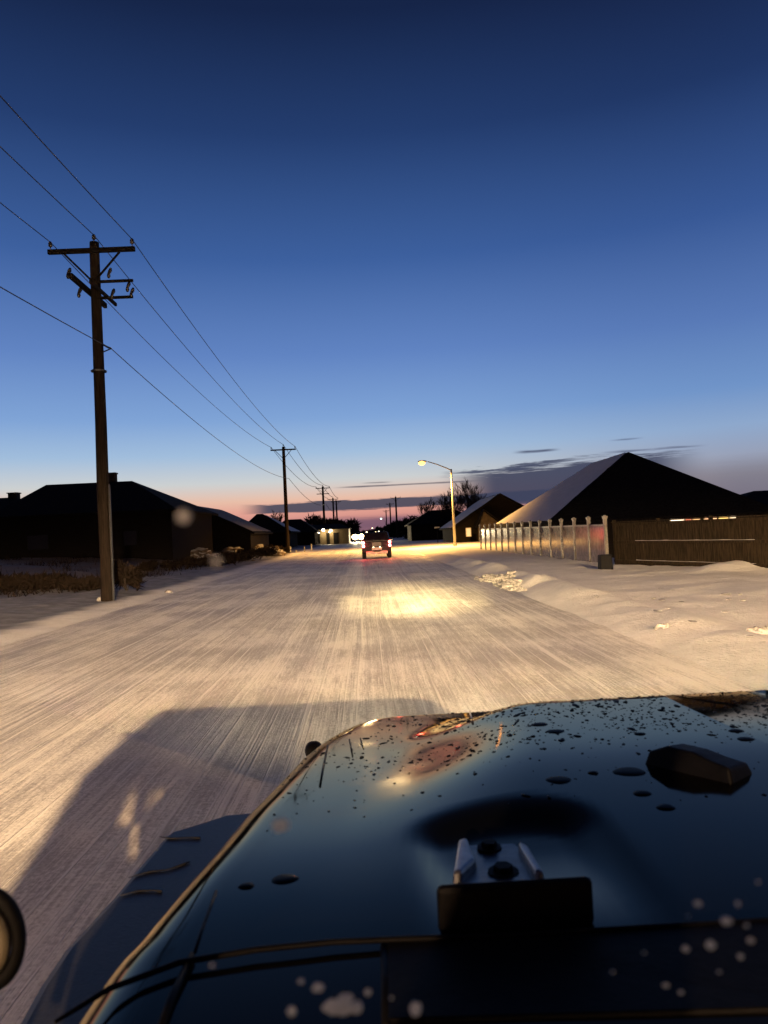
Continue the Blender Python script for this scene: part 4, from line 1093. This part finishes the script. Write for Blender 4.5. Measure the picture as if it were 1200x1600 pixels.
# windshield, cab shell and bed
wz0, wz1 = 1.16, 1.84; wy = lambda z: .15 + (1.62 - z) * .72
b = MB(); b.add([(X0 + .12, wy(wz0), wz0), (X1 - .12, wy(wz0), wz0), (.95, wy(wz1), wz1), (-.95, wy(wz1), wz1)], [(0, 1, 2, 3)])
ws = b.build('windshield', glass_m, T)
RY0 = wy(wz1); RY1 = -1.52
b = MB(); b.box((0, (RY0 + RY1) / 2, 1.865), (1.98, RY0 - RY1, .07)); b.build('roof', paint, T, bevel=.02)
MB().box((0, -.7, .42), (2.4, 2.2, .12)).build('cab_floor', black_trim, T)
MB().box((0, .12, 1.0), (2.2, .40, .22)).build('dashboard', black_trim, T, bevel=.03)
for s_ in (-1, 1):
    b = MB(); b.beam((s_ * (X1 - .08), wy(1.14), 1.14), (s_ * .92, wy(1.86), 1.86), .06, .07); b.build('windshield_pillar', paint, T)
    b = MB(); b.beam((s_ * (X1 - .06), -.62, 1.12), (s_ * .92, -.62, 1.86), .05, .20); b.build('door_pillar', paint, T)
    b = MB(); b.beam((s_ * (X1 - .06), -1.48, 1.12), (s_ * .92, -1.48, 1.86), .05, .12); b.build('rear_pillar', paint, T)
    MB().box((s_ * (X1 - .05), -.56, .80), (.09, 1.95, .70)).build('door', paint, T, bevel=.02)
    MB().box((s_ * (X1 - .05), -2.5, .82), (.09, 1.9, .62)).build('bed_side', paint, T, bevel=.02)
MB().box((0, -1.52, .96), (2.4, .06, 1.06)).build('cab_rear_wall', paint, T)
MB().box((0, -1.53, 1.84), (1.86, .06, .05)).build('rear_header', paint, T)
MB().box((0, -1.52, 1.65), (1.8, .008, .32)).build('rear_window', tinted, T)
MB().box((0, -3.45, .82), (2.4, .08, .62)).build('tailgate', paint, T)
MB().box((0, -2.5, .55), (2.4, 1.86, .06)).build('bed_floor', black_trim, T)
# frozen droplets on the windshield, close to the lens and so out of focus
b = MB(); rnd = random.Random(4)
def ws_pt(px, py):
    d = ray(px, py); # plane y = .15 + (1.62 - z)*.72 -> y + .72 z = .15 + 1.1664
    t_ = (.15 + .72 * 1.62 - .72 * CAMZ) / (d.y + .72 * d.z)
    return Vector((d.x * t_, d.y * t_, CAMZ + d.z * t_))
for px, py, w_ in ((283, 818, 14), (335, 889, 11), (437, 1302, 9), (497, 1555, 9), (455, 1592, 10), (520, 1585, 9), (538, 1587, 11), (556, 1586, 8), (650, 1588, 9),
                   (1095, 1424, 6), (1158, 1424, 5), (1140, 1451, 7), (1115, 1488, 6), (1076, 1494, 5), (1178, 1481, 6), (1044, 1551, 6), (1068, 1562, 7), (1172, 1458, 4), (1162, 1506, 4), (1080, 1443, 3), (1010, 1500, 3), (1128, 1530, 3), (612, 1571, 3), (575, 1562, 5), (330, 1520, 3), (470, 1545, 3), (540, 1572, 8), (1190, 1390, 3), (960, 1530, 2)):
    q = ws_pt(px, py) + Vector((0, .002, .0014)); k_ = rnd.uniform(.45, 1.15) if px > 1000 else rnd.uniform(.8, 1.3)
    b.blob(q, w_ / FPX * (q - Vector((0, 0, CAMZ))).length * .8 * k_, px, .35, 10, 8, (rnd.uniform(.8, 1.5), .8, rnd.uniform(.7, 1.1)), 1.4)
o = tb(b, 'ice_droplets', drop_m, ws, True, clean=False); o['kind'] = 'stuff'

# ------------------------------------------------------------------ render settings
sc.render.engine = 'CYCLES'
sc.view_settings.view_transform = 'Standard'; sc.view_settings.look = 'None'
sc.view_settings.exposure = EXPO; sc.view_settings.gamma = 1.0
sc.cycles.use_denoising = True
sc.cycles.max_bounces = 6; sc.cycles.transparent_max_bounces = 12
sc.cycles.sample_clamp_indirect = 4.0
sc.cycles.caustics_reflective = False; sc.cycles.caustics_refractive = False
